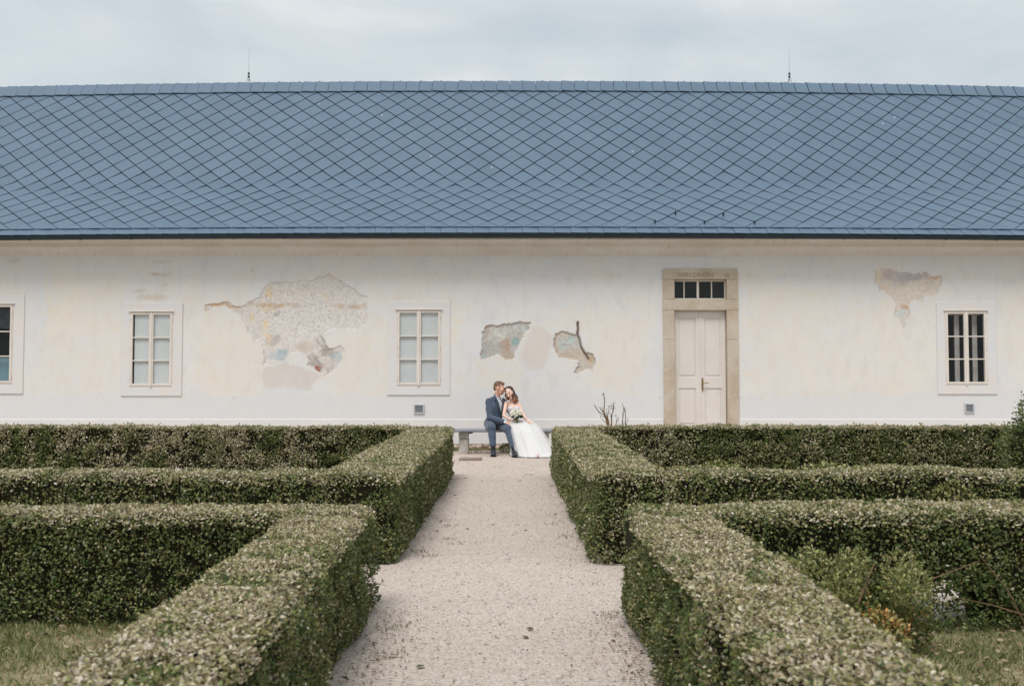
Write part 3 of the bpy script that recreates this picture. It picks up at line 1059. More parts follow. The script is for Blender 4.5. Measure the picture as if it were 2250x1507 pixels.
WLAB = ['dark window cut off at the far left edge with blue lowest pane', 'window with pale blinds left of the large peeling patch', 'window with pale blinds above the square vent near the couple', 'dark open-curtained window right of the door']
for (s, q, kind), hole, lab in zip(WIN, holes, WLAB):
    x0, x1, z0, z1 = hole
    # the window as a part of the building, its plaster surround is the parent mesh
    sx0, sx1 = x0 - (s[0] - q[0]) / FPX * YW, x1 + (q[1] - s[1]) / FPX * YW
    sz0, sz1 = wz(q[3]), wz(q[2])
    b = MB()
    yo, yi = YW - 0.022, YW + 0.12
    rect = lambda e_, y: [(sx0 + e_, y, sz0 + e_), (sx1 - e_, y, sz0 + e_), (sx1 - e_, y, sz1 - e_), (sx0 + e_, y, sz1 - e_)]
    ring = rect(0, yi) + rect(0, yo + 0.006) + rect(0.006, yo) + [(x0 + .004, yo, z0 + .004), (x1 - .004, yo, z0 + .004), (x1 - .004, yo, z1 - .004), (x0 + .004, yo, z1 - .004)] \
        + [(x0 + .004, yi, z0 + .004), (x1 - .004, yi, z0 + .004), (x1 - .004, yi, z1 - .004), (x0 + .004, yi, z1 - .004)]
    b.add(ring, [(r_ * 4 + i, r_ * 4 + (i + 1) % 4, r_ * 4 + 4 + (i + 1) % 4, r_ * 4 + 4 + i) for r_ in range(4) for i in range(4)])
    win = b.build('window', M['surround'], house)
    win['label'] = lab
    b = MB()
    frame_rect(b, x0 - 0.012, x1 + 0.012, z0 - 0.010, z1 + 0.004, 0.020, YW - 0.030, YW + 0.05)
    b.build('window_frame', M['frame'], win)
    MB().box(x0 - 0.035, x1 + 0.035, YW - 0.062, YW + 0.0, z1 + 0.005, z1 + 0.026, 0.004).build('drip_ledge', M['frame'], win)
    xc = (x0 + x1) / 2
    pw = 0.040
    y_s, y_e = YW - 0.038, YW + 0.012
    for sd in (-1, 1):
        a, c = (x0 + 0.008, xc - 0.004) if sd < 0 else (xc + 0.004, x1 - 0.008)
        b = MB()
        frame_rect(b, a, c, z0 + 0.008, z1 - 0.012, pw, y_s, y_e, 0.004)
        ca = b.build('casement', M['frame'], win)
        hgt = (z1 - z0 - 0.02 - 2 * pw)
        for j in (1, 2):
            zz = z0 + 0.008 + pw + hgt * j / 3
            MB().box(a + pw - 0.002, c - pw + 0.002, y_s + 0.006, y_e - 0.004, zz - 0.011, zz + 0.011, 0.003).build('glazing_bar', M['frame'], win)
        for j in range(3):
            za, zb = z0 + 0.008 + pw + hgt * j / 3, z0 + 0.008 + pw + hgt * (j + 1) / 3
            pane(a + pw - 0.006, c - pw + 0.006, YW - 0.010, za + (0.009 if j else -0.005), zb - (0.009 if j < 2 else -0.005), win)
        for zz in (z0 + 0.13, (z0 + z1) / 2, z1 - 0.16):
            hx = a - 0.004 if sd < 0 else c + 0.004
            MB().tube([(hx, YW - 0.042, zz - 0.035), (hx, YW - 0.042, zz + 0.035)], 0.007, 6).build('hinge', M['frame'], win)
    MB().box(xc - 0.020, xc + 0.020, YW - 0.052, YW - 0.036, z0 - 0.014, z1 - 0.004, 0.006).build('cover_strip', M['frame'], win)
    # shallow recess behind; near-black colour stands in for the unlit room
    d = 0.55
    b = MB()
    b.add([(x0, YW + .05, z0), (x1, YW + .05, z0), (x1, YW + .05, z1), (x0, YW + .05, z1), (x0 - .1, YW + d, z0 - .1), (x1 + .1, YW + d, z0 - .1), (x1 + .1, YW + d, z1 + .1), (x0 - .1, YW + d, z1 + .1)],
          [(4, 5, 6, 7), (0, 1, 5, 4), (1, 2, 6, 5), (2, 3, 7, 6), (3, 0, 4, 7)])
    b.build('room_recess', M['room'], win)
    if kind == 'blind':
        b = MB()
        xs_ = list(np.linspace(x0 + (0.075 if s[0] < 500 else 0.045), x1 - 0.02, 8))
        b.add([(x, YW + 0.014 + 0.004 * math.sin(i * 2.1), z) for z in (z0 + .01, z1 - .01) for i, x in enumerate(xs_)], [(i, i + 1, i + 9, i + 8) for i in range(7)])
        b.build('blind', M['blind'], win)
    elif kind == 'inner':
        b = MB()
        for sd in (-1, 1):
            a = xc + (-0.165 if sd < 0 else 0.20)
            b.box(a, a + 0.045, YW + 0.13, YW + 0.17, z0, z1, 0.004)
            b.box(a + 0.050, a + 0.105, YW + 0.15, YW + 0.19, z0, z1, 0.004)
        b.box(xc - 0.4, xc + 0.4, YW + 0.132, YW + 0.168, z1 - 0.07, z1 - 0.01, 0.004)
        b.build('inner_casement', simple('inner_frame', s2l(176, 172, 168), s2l(150, 146, 142), 4, 0.7), win)
    else:
        MB().box(x0 + 0.02, x1 - 0.02, YW + 0.10, YW + 0.11, z0, z0 + 0.52, 0.002).build('blue_reflection', simple('blue_reflection', s2l(118, 148, 160), s2l(104, 136, 150), 3, 0.6), win)  # blue sheet that paints a reflection in the lowest panes
        b = MB()
        b.add([(x0, YW + 0.35, z1 - .02), (x1, YW + 0.35, z1 - .02), (x1, YW + 0.30, z1 - .5), (x0, YW + 0.30, z1 - .42)], [(0, 1, 2, 3)])
        b.build('reflection_sheet', simple('grey_reflection', s2l(92, 100, 108), s2l(70, 76, 84), 5, 0.7), win)  # grey sheet that paints a reflection in the upper panes

# ---------------------------------------------------------------- door
dz1 = wz(DOOR_OUT[2])
ix0, ix1 = wx(DOOR_IN[0]), wx(DOOR_IN[1])
iz1 = wz(DOOR_IN[2])
fz0, fz1 = wz(FAN[3]), wz(FAN[2])
YS = YW - 0.035                    # face of the stones
b = MB().box(ix0 - 0.06, ix1 + 0.06, YW + 0.19, YW + 0.24, 0.0, fz1 + 0.06)
door = b.build('door', simple('door_lining', s2l(120, 104, 88), None, rough=0.8), house)
door['label'] = 'pale double-leaf door in sandstone surround with lettered lintel'


def stone(x0, x1, z0, z1):
    o = MB().box(x0 + .0015, x1 - .0015, YS + rnd.uniform(-.003, .003), YW + 0.26, z0 + .0015, z1 - .0015, 0.006).build('surround_stone', M['sandstone'], door)
    return o


jx0, jx1 = door_x0, door_x1
lint = stone(jx0, jx1, fz1, dz1)
stone(jx0, ix0, fz0, fz1); stone(ix1, jx1, fz0, fz1)
stone(jx0 - 0.004, jx1 + 0.006, iz1, fz0)
mz = wz(746)
stone(jx0, ix0, mz, iz1); stone(ix1, jx1, mz, iz1)
stone(jx0 + 0.004, ix0 + 0.004, 0.0, mz); stone(ix1 + 0.002, jx1 + 0.004, 0.0, mz)
MB().box(ix0 - .2, ix1 + .2, YW - 0.28, YW + 0.2, 0.0, 0.10, 0.012).build('door_step', M['sandstone'], door)
# lettering on the lintel, shade of the cut letters put into its colour
for txt, x_, z_, sz, sx in (('HERKOMANN', at(1485, 0, YW).x, wz(609.5), 0.135, 0.78), ('US', at(1584, 0, YW).x, wz(609.5), 0.115, 0.75), ('NO', at(1542, 0, YW).x, wz(600.5), 0.05, 1.0)):
    cu = bpy.data.curves.new('lettering', 'FONT')
    cu.body = txt
    cu.size = sz
    cu.space_character = 1.12
    cu.extrude = 0.0008
    to = bpy.data.objects.new('lettering_curve', cu)
    me = bpy.data.meshes.new_from_object(to)
    bpy.data.objects.remove(to)
    me.materials.append(M['inscription'])
    o = bpy.data.objects.new('lettering', me)
    o.matrix_basis = Matrix.Translation((x_, YS - 0.0035, z_)) @ Matrix.Rotation(math.pi / 2, 4, 'X') @ Matrix.Diagonal((sx, 1, 1, 1))
    o.parent = door
    C.objects.link(o)
# fanlight
b = MB()
fx0, fx1 = wx(FAN[0]), wx(FAN[1])
frame_rect(b, fx0 + .003, fx1 - .003, fz0 + .002, fz1 - .003, 0.030, YW + 0.08, YW + 0.13)
b.build('fanlight_frame', M['frame'], door)
fw = fx1 - fx0
for t, w in ((0.21, 0.020), (0.47, 0.045), (0.73, 0.020)):
    MB().box(fx0 + fw * t - w / 2, fx0 + fw * t + w / 2, YW + 0.075, YW + 0.125, fz0 + .03, fz1 - .033, 0.004).build('mullion', M['frame'], door)
edges = [0.03, 0.21 * fw, 0.47 * fw, 0.73 * fw, fw - 0.03]
for i in range(4):
    pane(fx0 + edges[i], fx0 + edges[i + 1], YW + 0.100, fz0 + .028, fz1 - .03, door)
MB().box(fx0, fx1, YW + 0.18, YW + 0.188, fz0, fz1).build('fanlight_backing', M['room'], door)  # near-black sheet standing in for the unlit space behind the glass
# two leaves with raised panels
lx = (ix0 + ix1) / 2 + 0.005
yl = YW + 0.09
MB().box(ix0 + .004, ix1 - .004, yl - 0.008, yl + .06, iz1 - 0.025, iz1 - .003, 0.003).build('door_head', M['door'], door)
for sd in (-1, 1):
    a, c = (ix0 + 0.006, lx - 0.002) if sd < 0 else (lx + 0.002, ix1 - 0.006)
    za, zb = 0.105, iz1 - 0.027
    st = 0.085
    z_mid0, z_mid1 = wz(853), wz(828)
    b = MB()
    b.box(a, a + st, yl, yl + .045, za, zb, 0.003); b.box(c - st, c, yl, yl + .045, za, zb, 0.003)
    for z0_, z1_ in ((za, wz(934)), (z_mid0, z_mid1), (wz(698), zb)):
        b.box(a + st - .001, c - st + .001, yl + .0008, yl + .044, z0_ + .0005, z1_ - .0005, 0.003)
    leaf = b.build('door_leaf', M['door'], door)
    for z0_, z1_ in ((wz(934), z_mid0), (z_mid1, wz(698))):
        b = MB()
        b.box(a + st - .002, c - st + .002, yl + .020, yl + .035, z0_ - .002, z1_ + .002)
        w_, h_ = 0.03, 0.035
        b.box(a + st + w_, c - st - w_, yl + .008, yl + .022, z0_ + h_, z1_ - h_, 0.007)
        b.build('door_panel', M['door'], door)
MB().box(lx - 0.020, lx + 0.020, yl - 0.014, yl + .002, 0.11, iz1 - 0.03, 0.006).build('cover_strip', M['door'], door)
hx, hz = wx(1544.5), wz(845)
b = MB().box(hx - .015, hx + .015, yl - 0.028, yl - 0.014, hz - .125, hz + .135, 0.006)
b.tube([(hx, yl - .02, hz + .035), (hx, yl - .07, hz + .035), (hx + .03, yl - .075, hz + .037), (hx + .115, yl - .072, hz + .036)], [.010, .010, .009, .007], 8)
b.tube([(hx, yl - .03, hz - .07), (hx, yl - .042, hz - .07)], .012, 8)
b.build('door_handle', M['brass'], door)

# ---------------------------------------------------------------- vents
for (px0, px1, py0, py1, lab) in ((910, 933, 888, 909, None), (2116, 2137, 886, 907, None)):
    x0, x1, z0, z1 = wx(px0), wx(px1), wz(py1), wz(py0)
    b = MB()
    frame_rect(b, x0, x1, z0, z1, 0.028, YW - 0.03, YW + 0.03, 0.003)
    v = b.build('wall_vent', simple('vent_frame', s2l(186, 190, 192), s2l(172, 176, 180), 5, 0.5), house)
    MB().box(x0 + .02, x1 - .02, YW - 0.008, YW - 0.004, z0 + .02, z1 - .02).build('vent_backing', simple('vent_back', s2l(96, 104, 112), None, rough=0.7), v)
    b = MB()
    n = 9
    u0, u1, w0, w1 = x0 + .026, x1 - .026, z0 + .026, z1 - .026
    for i in range(n):
        t = (i + 0.5) / n
        b.box(u0, u1, YW - 0.016, YW - 0.013, w0 + (w1 - w0) * t - .0025, w0 + (w1 - w0) * t + .0025)
        b.box(u0 + (u1 - u0) * t - .0025, u0 + (u1 - u0) * t + .0025, YW - 0.0125, YW - 0.0095, w0, w1)
    b.build('vent_mesh', simple('vent_wire', s2l(150, 156, 162), None, rough=0.5), v)
# ---------------------------------------------------------------- hedges
HEX = np.array([(0.0, 0.0, 0.0), (0.30, 0.26, 0.05), (0.72, 0.25, 0.05), (1.0, 0.0, -0.03), (0.72, -0.25, 0.05), (0.30, -0.26, 0.05)])
QUAD = np.array([(0.0, 0.0, 0.0), (0.5, 0.30, 0.05), (1.0, 0.0, -0.02), (0.5, -0.30, 0.05)])


def unit(v): return v / np.maximum(np.linalg.norm(v, axis=1, keepdims=True), 1e-9)


def leaf_geo(pos, d, nrm, size, shape):
    """leaves at pos growing along d, faces turned to nrm"""
    d = unit(d)
    n = unit(nrm - d * np.sum(nrm * d, 1, keepdims=True))
    w = np.cross(n, d)
    k = len(shape)
    V = (pos[:, None, :] + size[:, None, None] * (shape[None, :, 0:1] * d[:, None, :] + shape[None, :, 1:2] * w[:, None, :] + shape[None, :, 2:3] * n[:, None, :]))
    Fc = np.arange(len(pos) * k).reshape(-1, k)
    return V.reshape(-1, 3), Fc


GREENS = np.array([(0.095, 0.140, 0.034), (0.125, 0.170, 0.045), (0.072, 0.112, 0.034), (0.165, 0.190, 0.055), (0.095, 0.130, 0.058), (0.195, 0.205, 0.072)])
TANS = np.array([(0.46, 0.39, 0.26), (0.40, 0.34, 0.20), (0.54, 0.47, 0.34), (0.33, 0.265, 0.15), (0.42, 0.39, 0.23), (0.60, 0.54, 0.43)])  # dry leaf tones; the palest stands in for sky glints on glossy leaves
OLIVE = np.array([(0.27, 0.265, 0.10), (0.32, 0.30, 0.135), (0.22, 0.24, 0.085), (0.36, 0.32, 0.16)])


def colours(n, p, tan, olive, seed):
    r = rng.random(n)
    c = GREENS[rng.integers(0, len(GREENS), n)]
    c = np.where((r < tan + olive)[:, None], OLIVE[rng.integers(0, len(OLIVE), n)], c)
    c = np.where((r < tan)[:, None], TANS[rng.integers(0, len(TANS), n)], c)
    return c * rng.uniform(0.75, 1.25, (n, 1))


def hedge(label, x0, x1, y0, y1, h0, h1, along, faces, dens, size, tan_top=0.5, tan_side=0.12, shape=QUAD, taper=0.03, wob=0.03, seed=0, hole=None, brown=0.0, r=0.085, skew=0.0, group='clipped box hedges'):
    """clipped hedge run; h0/h1 heights at the start and end of its long axis"""
    root = thing('box_hedge', ((x0 + x1) / 2, (y0 + y1) / 2, 0), label, 'hedge', group)

    def hgt(x, y):
        t = (y - y0) / (y1 - y0) if along == 'y' else (x - x0) / (x1 - x0)
        base = h0 + (h1 - h0) * np.clip(t, 0, 1)
        p = np.c_[x, y, np.zeros_like(x)]
        return base + (fbm(p, 1.3, 50 + seed, 2) - 0.5) * wob * 1.6
    Ps, Ns, Fs, Dens = [], [], [], []
    for f in faces:
        dk = 0.35 if f.endswith('~') else 1.0
        f = f.rstrip('~')
        if f == 'top':
            A = (x1 - x0) * (y1 - y0)
            n = int(A * dens * 1.35)
            x = rng.uniform(x0, x1, n); y = rng.uniform(y0, y1, n)
            e_ = np.minimum(np.minimum(x - x0, x1 - x), np.minimum(y - y0, y1 - y))
            drop = np.where(e_ < r, r - np.sqrt(np.maximum(r * r - (r - e_) ** 2, 0)), 0)
            z = hgt(x, y) - drop
            nr = np.c_[np.zeros(n), np.zeros(n), np.ones(n)]
            cx, cy = (x0 + x1) / 2, (y0 + y1) / 2
            tilt = np.clip((r - e_) / r, 0, 1)
            nr[:, 0] += tilt * np.sign(x - cx) * (np.minimum(x - x0, x1 - x) < r)
            nr[:, 1] += tilt * np.sign(y - cy) * (np.minimum(y - y0, y1 - y) < r)
        else:
            L = (y1 - y0) if f[0] == 'x' else (x1 - x0)
            n = int(L * max(h0, h1) * dens * dk)
            u = rng.uniform(0, 1, n); q = rng.uniform(0.0, 1, n)
            if f[0] == 'x':
                y = y0 + L * u; xe = x0 if f[1] == 'm' else x1
                x = np.full(n, xe); sgn = -1 if f[1] == 'm' else 1
                nr = np.c_[np.full(n, sgn), np.zeros(n), np.full(n, 0.15)].astype(float)
            else:
                x = x0 + L * u; ye = y0 if f[1] == 'm' else y1
                y = np.full(n, ye); sgn = -1 if f[1] == 'm' else 1
                nr = np.c_[np.zeros(n), np.full(n, sgn), np.full(n, 0.15)].astype(float)
            H = hgt(x, y)
            z = q * H
            a = H - z
            inn = np.where(a < r, r - np.sqrt(np.maximum(r * r - (r - a) ** 2, 0)), 0) + taper * q + np.where(z < 0.06, (0.06 - z) * 0.8, 0)
            p = np.c_[x, y, z]
            inn = inn - (fbm(p, 2.2, 60 + seed, 3) - 0.5) * 0.09
            # vertical edges are rounded too
            e_ = np.minimum(u, 1 - u) * L
            inn = inn + np.where(e_ < r, r - np.sqrt(np.maximum(r * r - (r - e_) ** 2, 0)), 0)
            x = x - nr[:, 0] * inn; y = y - nr[:, 1] * inn
        p = np.c_[x, y, z]
        Ps.append(p); Ns.append(nr); Fs.append(np.full(n, f == 'top'))
    p = np.concatenate(Ps); nr = unit(np.concatenate(Ns)); top = np.concatenate(Fs)
    n = len(p)
    # clumps: tufts stand proud, hollows lie deep and thin out
    cl = fbm(p, 9.0, 70 + seed, 2)
    cl2 = fbm(p, 3.2, 90 + seed, 2)
    keep = rng.random(n) < np.clip(0.4 + 2.2 * (cl - 0.30), 0.15, 1.0) + top * 0.45
    if hole is not None:
        for (hx, hz, rx, rz) in hole:
            hd = ((p[:, 0] - hx) / rx) ** 2 + ((p[:, 2] - hz) / rz) ** 2 + (fbm(p, 7, 5, 2) - 0.5) * 1.4
            keep &= (hd > 1.0) | (rng.random(n) < 0.05)
    p, nr, top, cl, cl2 = p[keep], nr[keep], top[keep], cl[keep], cl2[keep]
    n = len(p)
    off = (cl - 0.55) * np.where(top, 0.035, 0.10) - np.abs(rng.normal(0, 1, n)) * np.where(top, 0.011, 0.026) + 0.01 + np.where(top, 0.02, 0.06) * (cl2 - 0.5)
    pos = p + nr * off[:, None]
    rv = unit(rng.normal(0, 1, (n, 3)))
    up = np.array([0, 0, 1.0])
    d = np.where(top[:, None], unit(rv * np.array([1, 1, 0.35]) + up * 0.35), unit(nr * 0.55 + rv * 0.9 + up * 0.35))
    ln = np.where(top[:, None], unit(nr * 0.9 + rng.normal(0, 0.55, (n, 3))), unit(nr * 0.75 + up * 0.35 + rng.normal(0, 0.5, (n, 3))))
    sz = size * rng.uniform(0.6, 1.25, n)
    # colour: sun-bleached clipped leaves and painted glints on top, mixed greens on the sides
    patch = fbm(p, 2.6, 100 + seed, 3)
    streak = fbm(p * np.array([1, 1, 0.25]), 6.0, 120 + seed, 3)
    tuft = np.clip((fbm(p, 5.5, 140 + seed, 2) - 0.60) * 9, 0, 1)
    tn = np.where(top, (tan_top + 0.29 + (patch - 0.5) * 0.8) * (1 - 0.85 * tuft), tan_side * np.clip((streak - 0.38) * 5.0, 0, 3.0) + brown * np.clip((patch - 0.42) * 6, 0, 1))
    ol = np.where(top, 0.34, 0.16 + 0.5 * np.clip(cl2 - 0.5, 0, 1))
    c = colours(n, p, tn, ol, seed)
    if skew:
        pos[:, 0] += skew * (pos[:, 1] - y1); p = p.copy(); p[:, 0] += skew * (p[:, 1] - y1)
    V, Fc = leaf_geo(pos, d, ln, sz, shape)
    # a few longer shoots that escaped the shears
    ns = max(6, n // 380)
    pick = rng.integers(0, n, ns)
    b = MB()
    sv, sf, sc = [], [], []
    for i in pick:
        a = Vector(p[i]); dr = (Vector(nr[i]) * 0.7 + Vector((rnd.gauss(0, .4), rnd.gauss(0, .4), 0.7))).normalized()
        L = rnd.uniform(0.02, 0.06)
        b.tube([a - dr * 0.05, a + dr * L], [0.0018, 0.0009], 4, cap=False)
        m_ = 5
        pp = np.array([a + dr * (L * (k + 0.6) / m_) for k in range(m_)])
        dd = unit(np.array([dr] * m_) * 0.6 + rng.normal(0, 0.8, (m_, 3)))
        v_, f_ = leaf_geo(pp, dd, rng.normal(0, 1, (m_, 3)), np.full(m_, size), shape)
        sv.append(v_); sf.append(f_); sc.append(colours(m_, pp, 0.05, 0.5, 0))
    k0 = len(V)
    allV, allF, allC = [V], [Fc], [c]
    for v_, f_, c_ in zip(sv, sf, sc):
        allV.append(v_); allF.append(f_ + k0); allC.append(c_); k0 += len(v_)
    np_mesh('foliage', np.concatenate(allV), np.concatenate(allF), [M['leaf']], np.concatenate(allC), root, kind='stuff')
    b.build('shoot', M['twig'], root, kind='stuff')
    # woody inner growth as a solid core, its shade put into the dark colour
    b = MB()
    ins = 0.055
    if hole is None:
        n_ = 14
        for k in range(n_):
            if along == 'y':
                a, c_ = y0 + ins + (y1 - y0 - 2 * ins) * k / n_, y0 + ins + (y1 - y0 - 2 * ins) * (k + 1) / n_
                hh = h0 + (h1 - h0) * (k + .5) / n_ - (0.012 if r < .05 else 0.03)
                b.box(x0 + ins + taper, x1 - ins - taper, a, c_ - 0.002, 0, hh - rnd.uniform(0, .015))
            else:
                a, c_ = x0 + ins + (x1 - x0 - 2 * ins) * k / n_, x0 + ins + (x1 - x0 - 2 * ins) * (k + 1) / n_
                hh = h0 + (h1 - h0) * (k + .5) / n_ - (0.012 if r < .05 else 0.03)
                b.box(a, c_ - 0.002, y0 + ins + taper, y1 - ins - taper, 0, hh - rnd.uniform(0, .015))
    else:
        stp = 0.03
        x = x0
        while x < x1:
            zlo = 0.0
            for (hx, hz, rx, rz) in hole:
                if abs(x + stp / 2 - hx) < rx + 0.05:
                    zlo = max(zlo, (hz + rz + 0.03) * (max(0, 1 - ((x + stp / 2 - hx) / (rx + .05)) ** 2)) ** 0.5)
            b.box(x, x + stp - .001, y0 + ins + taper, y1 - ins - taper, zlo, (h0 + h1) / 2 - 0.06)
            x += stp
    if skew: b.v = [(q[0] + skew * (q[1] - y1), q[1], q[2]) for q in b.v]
    b.build('shaded_growth', M['hedge_core'], root)
    return root


# nearer pair along the path, with the cross runs that close their beds
hedge('nearest clipped hedge on the left of the gravel path, running to the bottom edge', -1.20, -0.775, 1.3, 5.25, 0.565, 0.575, 'y', ('top', 'xp', 'xm~'), 19000, 0.0152, 0.50, 0.14, HEX, 0.02, seed=1, skew=-0.035)
hedge('dark front hedge at the lower left, crossing to the left edge above the grass', -4.6, -0.78, 5.22, 5.74, 0.575, 0.575, 'x', ('top', 'ym', 'xp', 'yp~'), 12500, 0.0195, 0.50, 0.05, QUAD, 0.02, seed=2)
hedge('nearest clipped hedge on the right of the gravel path, with pale bleached top', 0.605, 1.03, 1.3, 5.15, 0.60, 0.605, 'y', ('top', 'xm', 'xp~'), 19000, 0.0152, 0.55, 0.16, HEX, 0.02, seed=3)
hedge('ragged hedge at the lower right with an open hole near the ground', 0.62, 4.6, 5.1, 5.58, 0.60, 0.62, 'x', ('top', 'ym', 'xm', 'yp~'), 11500, 0.021, 0.36, 0.04, QUAD, 0.02, wob=0.06, seed=4,
      hole=[(2.26, 0.14, 0.17, 0.09), (2.04, 0.06, 0.13, 0.05)])
# farther pair up to the bench
hedge('tall path hedge left of the bench, ending beside the stone seat', -1.40, -0.80, 7.05, 14.0, 0.625, 0.69, 'y', ('top', 'xp', 'ym', 'xm~'), 8000, 0.023, 0.50, 0.22, QUAD, 0.03, seed=5)
hedge('low middle cross hedge on the left, second row from the front', -6.2, -1.34, 7.06, 7.55, 0.62, 0.625, 'x', ('top', 'ym', 'yp~'), 8000, 0.023, 0.42, 0.10, QUAD, 0.02, seed=6)
hedge('brownish rear hedge on the left, in front of the white wall', -8.2, -1.36, 13.4, 13.9, 0.71, 0.69, 'x', ('top', 'ym'), 7200, 0.032, 0.55, 0.55, QUAD, 0.01, wob=0.02, seed=7, brown=0.6, r=0.03)
hedge('path hedge on the right, ending beside the white wedding dress', 0.565, 1.17, 7.05, 14.2, 0.63, 0.68, 'y', ('top', 'xm', 'ym', 'xp~'), 8000, 0.023, 0.48, 0.26, QUAD, 0.03, seed=8)
hedge('middle cross hedge on the right, second row with uneven leafy top', 1.12, 6.2, 7.06, 7.55, 0.635, 0.64, 'x', ('top', 'ym', 'yp~'), 7500, 0.024, 0.30, 0.06, QUAD, 0.02, wob=0.05, seed=9)
hedge('dark rear hedge on the right, below the door', 1.12, 8.2, 13.4, 13.9, 0.70, 0.70, 'x', ('top', 'ym'), 7200, 0.032, 0.55, 0.24, QUAD, 0.01, wob=0.02, seed=10, brown=0.2, r=0.03)


# ---------------------------------------------------------------- looser shrubs
def leafy(name, label, cat, root_at, lumps, n, size, palette, shape=HEX, stems=(), core=True):
    root = thing(name, root_at, label, cat)
    Vs, Fs, Cs, k0 = [], [], [], 0
    tot = sum(l[1][0] * l[1][1] + l[1][2] * l[1][0] for l in lumps)
    for (c, r, pal) in lumps:
        m_ = int(n * (r[0] * r[1] + r[2] * r[0]) / tot)
        u = unit(rng.normal(0, 1, (m_, 3)))
        rad = 0.72 + 0.36 * fbm(u + np.array(c), 4.0, 7, 2) + rng.normal(0, 0.05, m_) - np.abs(rng.normal(0, .10, m_))
        pos = np.array(c) + u * np.array(r) * rad[:, None]
        ok = pos[:, 2] > 0.01
        pos, u = pos[ok], u[ok]
        m_ = len(pos)
        d = unit(u * 0.6 + rng.normal(0, 0.6, (m_, 3)) + np.array([0, 0, 0.4]))
        ln = unit(u * 0.5 + rng.normal(0, 0.6, (m_, 3)) + np.array([0, 0, 0.5]))
        P = np.array(pal if pal is not None else palette)
        col = P[rng.integers(0, len(P), m_)] * rng.uniform(0.7, 1.3, (m_, 1))
        v_, f_ = leaf_geo(pos, d, ln, size * rng.uniform(0.6, 1.3, m_), shape)
        Vs.append(v_); Fs.append(f_ + k0); Cs.append(col); k0 += len(v_)
    np_mesh('foliage', np.concatenate(Vs), np.concatenate(Fs), [M['leaf']], np.concatenate(Cs), root, kind='stuff')
    b = MB()
    for pts, rr in stems:
        b.tube(pts, list(np.linspace(rr, rr * 0.35, len(pts))), 6)
    if stems: b.build('branch', M['twig'], root)
    if core:  # solid core, inner shade put into its dark colour
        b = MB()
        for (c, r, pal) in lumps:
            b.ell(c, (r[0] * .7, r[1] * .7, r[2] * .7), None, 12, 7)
        b.build('shaded_growth', M['hedge_core'], root)
    return root


YG = [(0.30, 0.31, 0.095), (0.23, 0.26, 0.075), (0.38, 0.36, 0.15), (0.16, 0.20, 0.055), (0.42, 0.39, 0.20)]
ORG = [(0.46, 0.22, 0.06), (0.56, 0.31, 0.15), (0.32, 0.20, 0.045), (0.24, 0.20, 0.06), (0.42, 0.25, 0.055)]
lumps_ = []
for k in range(11):
    for lv in range(3):
        cx_ = 1.10 + 0.078 * k + rnd.gauss(0, .03)
        cy_ = rnd.uniform(4.62, 5.0) - 0.05 * lv
        cz_ = (0.10, 0.25, 0.40)[lv] + rnd.gauss(0, .035) - 0.004 * k
        q_ = rnd.uniform(0.08, 0.125)
        pal_ = YG[1:4] + GREENS.tolist() + ORG[:1] if lv < 2 else YG + OLIVE.tolist() + GREENS.tolist()[3:]
        lumps_.append(((cx_, cy_, cz_), (q_, q_ * .9, q_ * .8), pal_))
lumps_ += [((1.60, 4.36, 0.16), (0.13, 0.12, 0.14), ORG + YG[1:3]), ((1.52, 4.2, 0.10), (0.12, 0.12, 0.11), ORG), ((1.44, 4.05, 0.08), (0.10, 0.12, 0.08), ORG)]
leafy('box_shrub', 'yellow-green overgrown shrub with orange leaves behind the nearest right hedge', 'shrub', (1.5, 4.6, 0), lumps_, 17000, 0.020, YG, QUAD, core=False,
      stems=[([(1.5, 4.6, 0), (1.6, 4.7, .2), (1.75, 4.85, .40)], .010), ([(1.9, 5.05, .05), (2.1, 5.0, .3), (2.35, 5.04, .38)], .005), ([(2.62, 5.1, .0), (2.5, 5.06, .22), (2.36, 5.06, .40)], .006), ([(2.6, 5.05, .1), (2.4, 5.05, .16), (2.2, 5.06, .2)], .004), ([(2.7, 5.1, .0), (2.66, 5.06, .2), (2.58, 5.06, .32)], .005)])
leafy('box_shrub', 'low dark leafy branch lying across the opening in the ragged hedge', 'shrub', (2.2, 5.25, 0),
      [((2.20, 5.16, 0.05), (0.24, 0.08, 0.07), None), ((2.24, 5.16, 0.17), (0.12, 0.06, 0.045), None), ((1.90, 5.12, 0.14), (0.14, 0.12, 0.14), None), ((2.46, 5.2, 0.16), (0.12, 0.12, 0.16), None), ((2.30, 5.15, 0.26), (0.2, 0.08, 0.05), None)], 2600, 0.021, GREENS, core=False, stems=[([(1.9, 5.2, 0), (2.1, 5.2, .1), (2.35, 5.2, .16)], .006)])
leafy('box_topiary', 'rounded dark evergreen topiary cut off at the right edge', 'topiary', (6.60, 12.3, 0),
      [((6.60, 12.3, 0.45), (0.62, 0.55, 0.55), None), ((6.65, 12.3, 0.9), (0.42, 0.4, 0.42), None), ((6.71, 12.3, 1.2), (0.24, 0.24, 0.24), None)], 9000, 0.036, np.array(GREENS) * 0.95, QUAD, stems=[([(6.60, 12.3, 0), (6.65, 12.3, 1.0)], .03)])
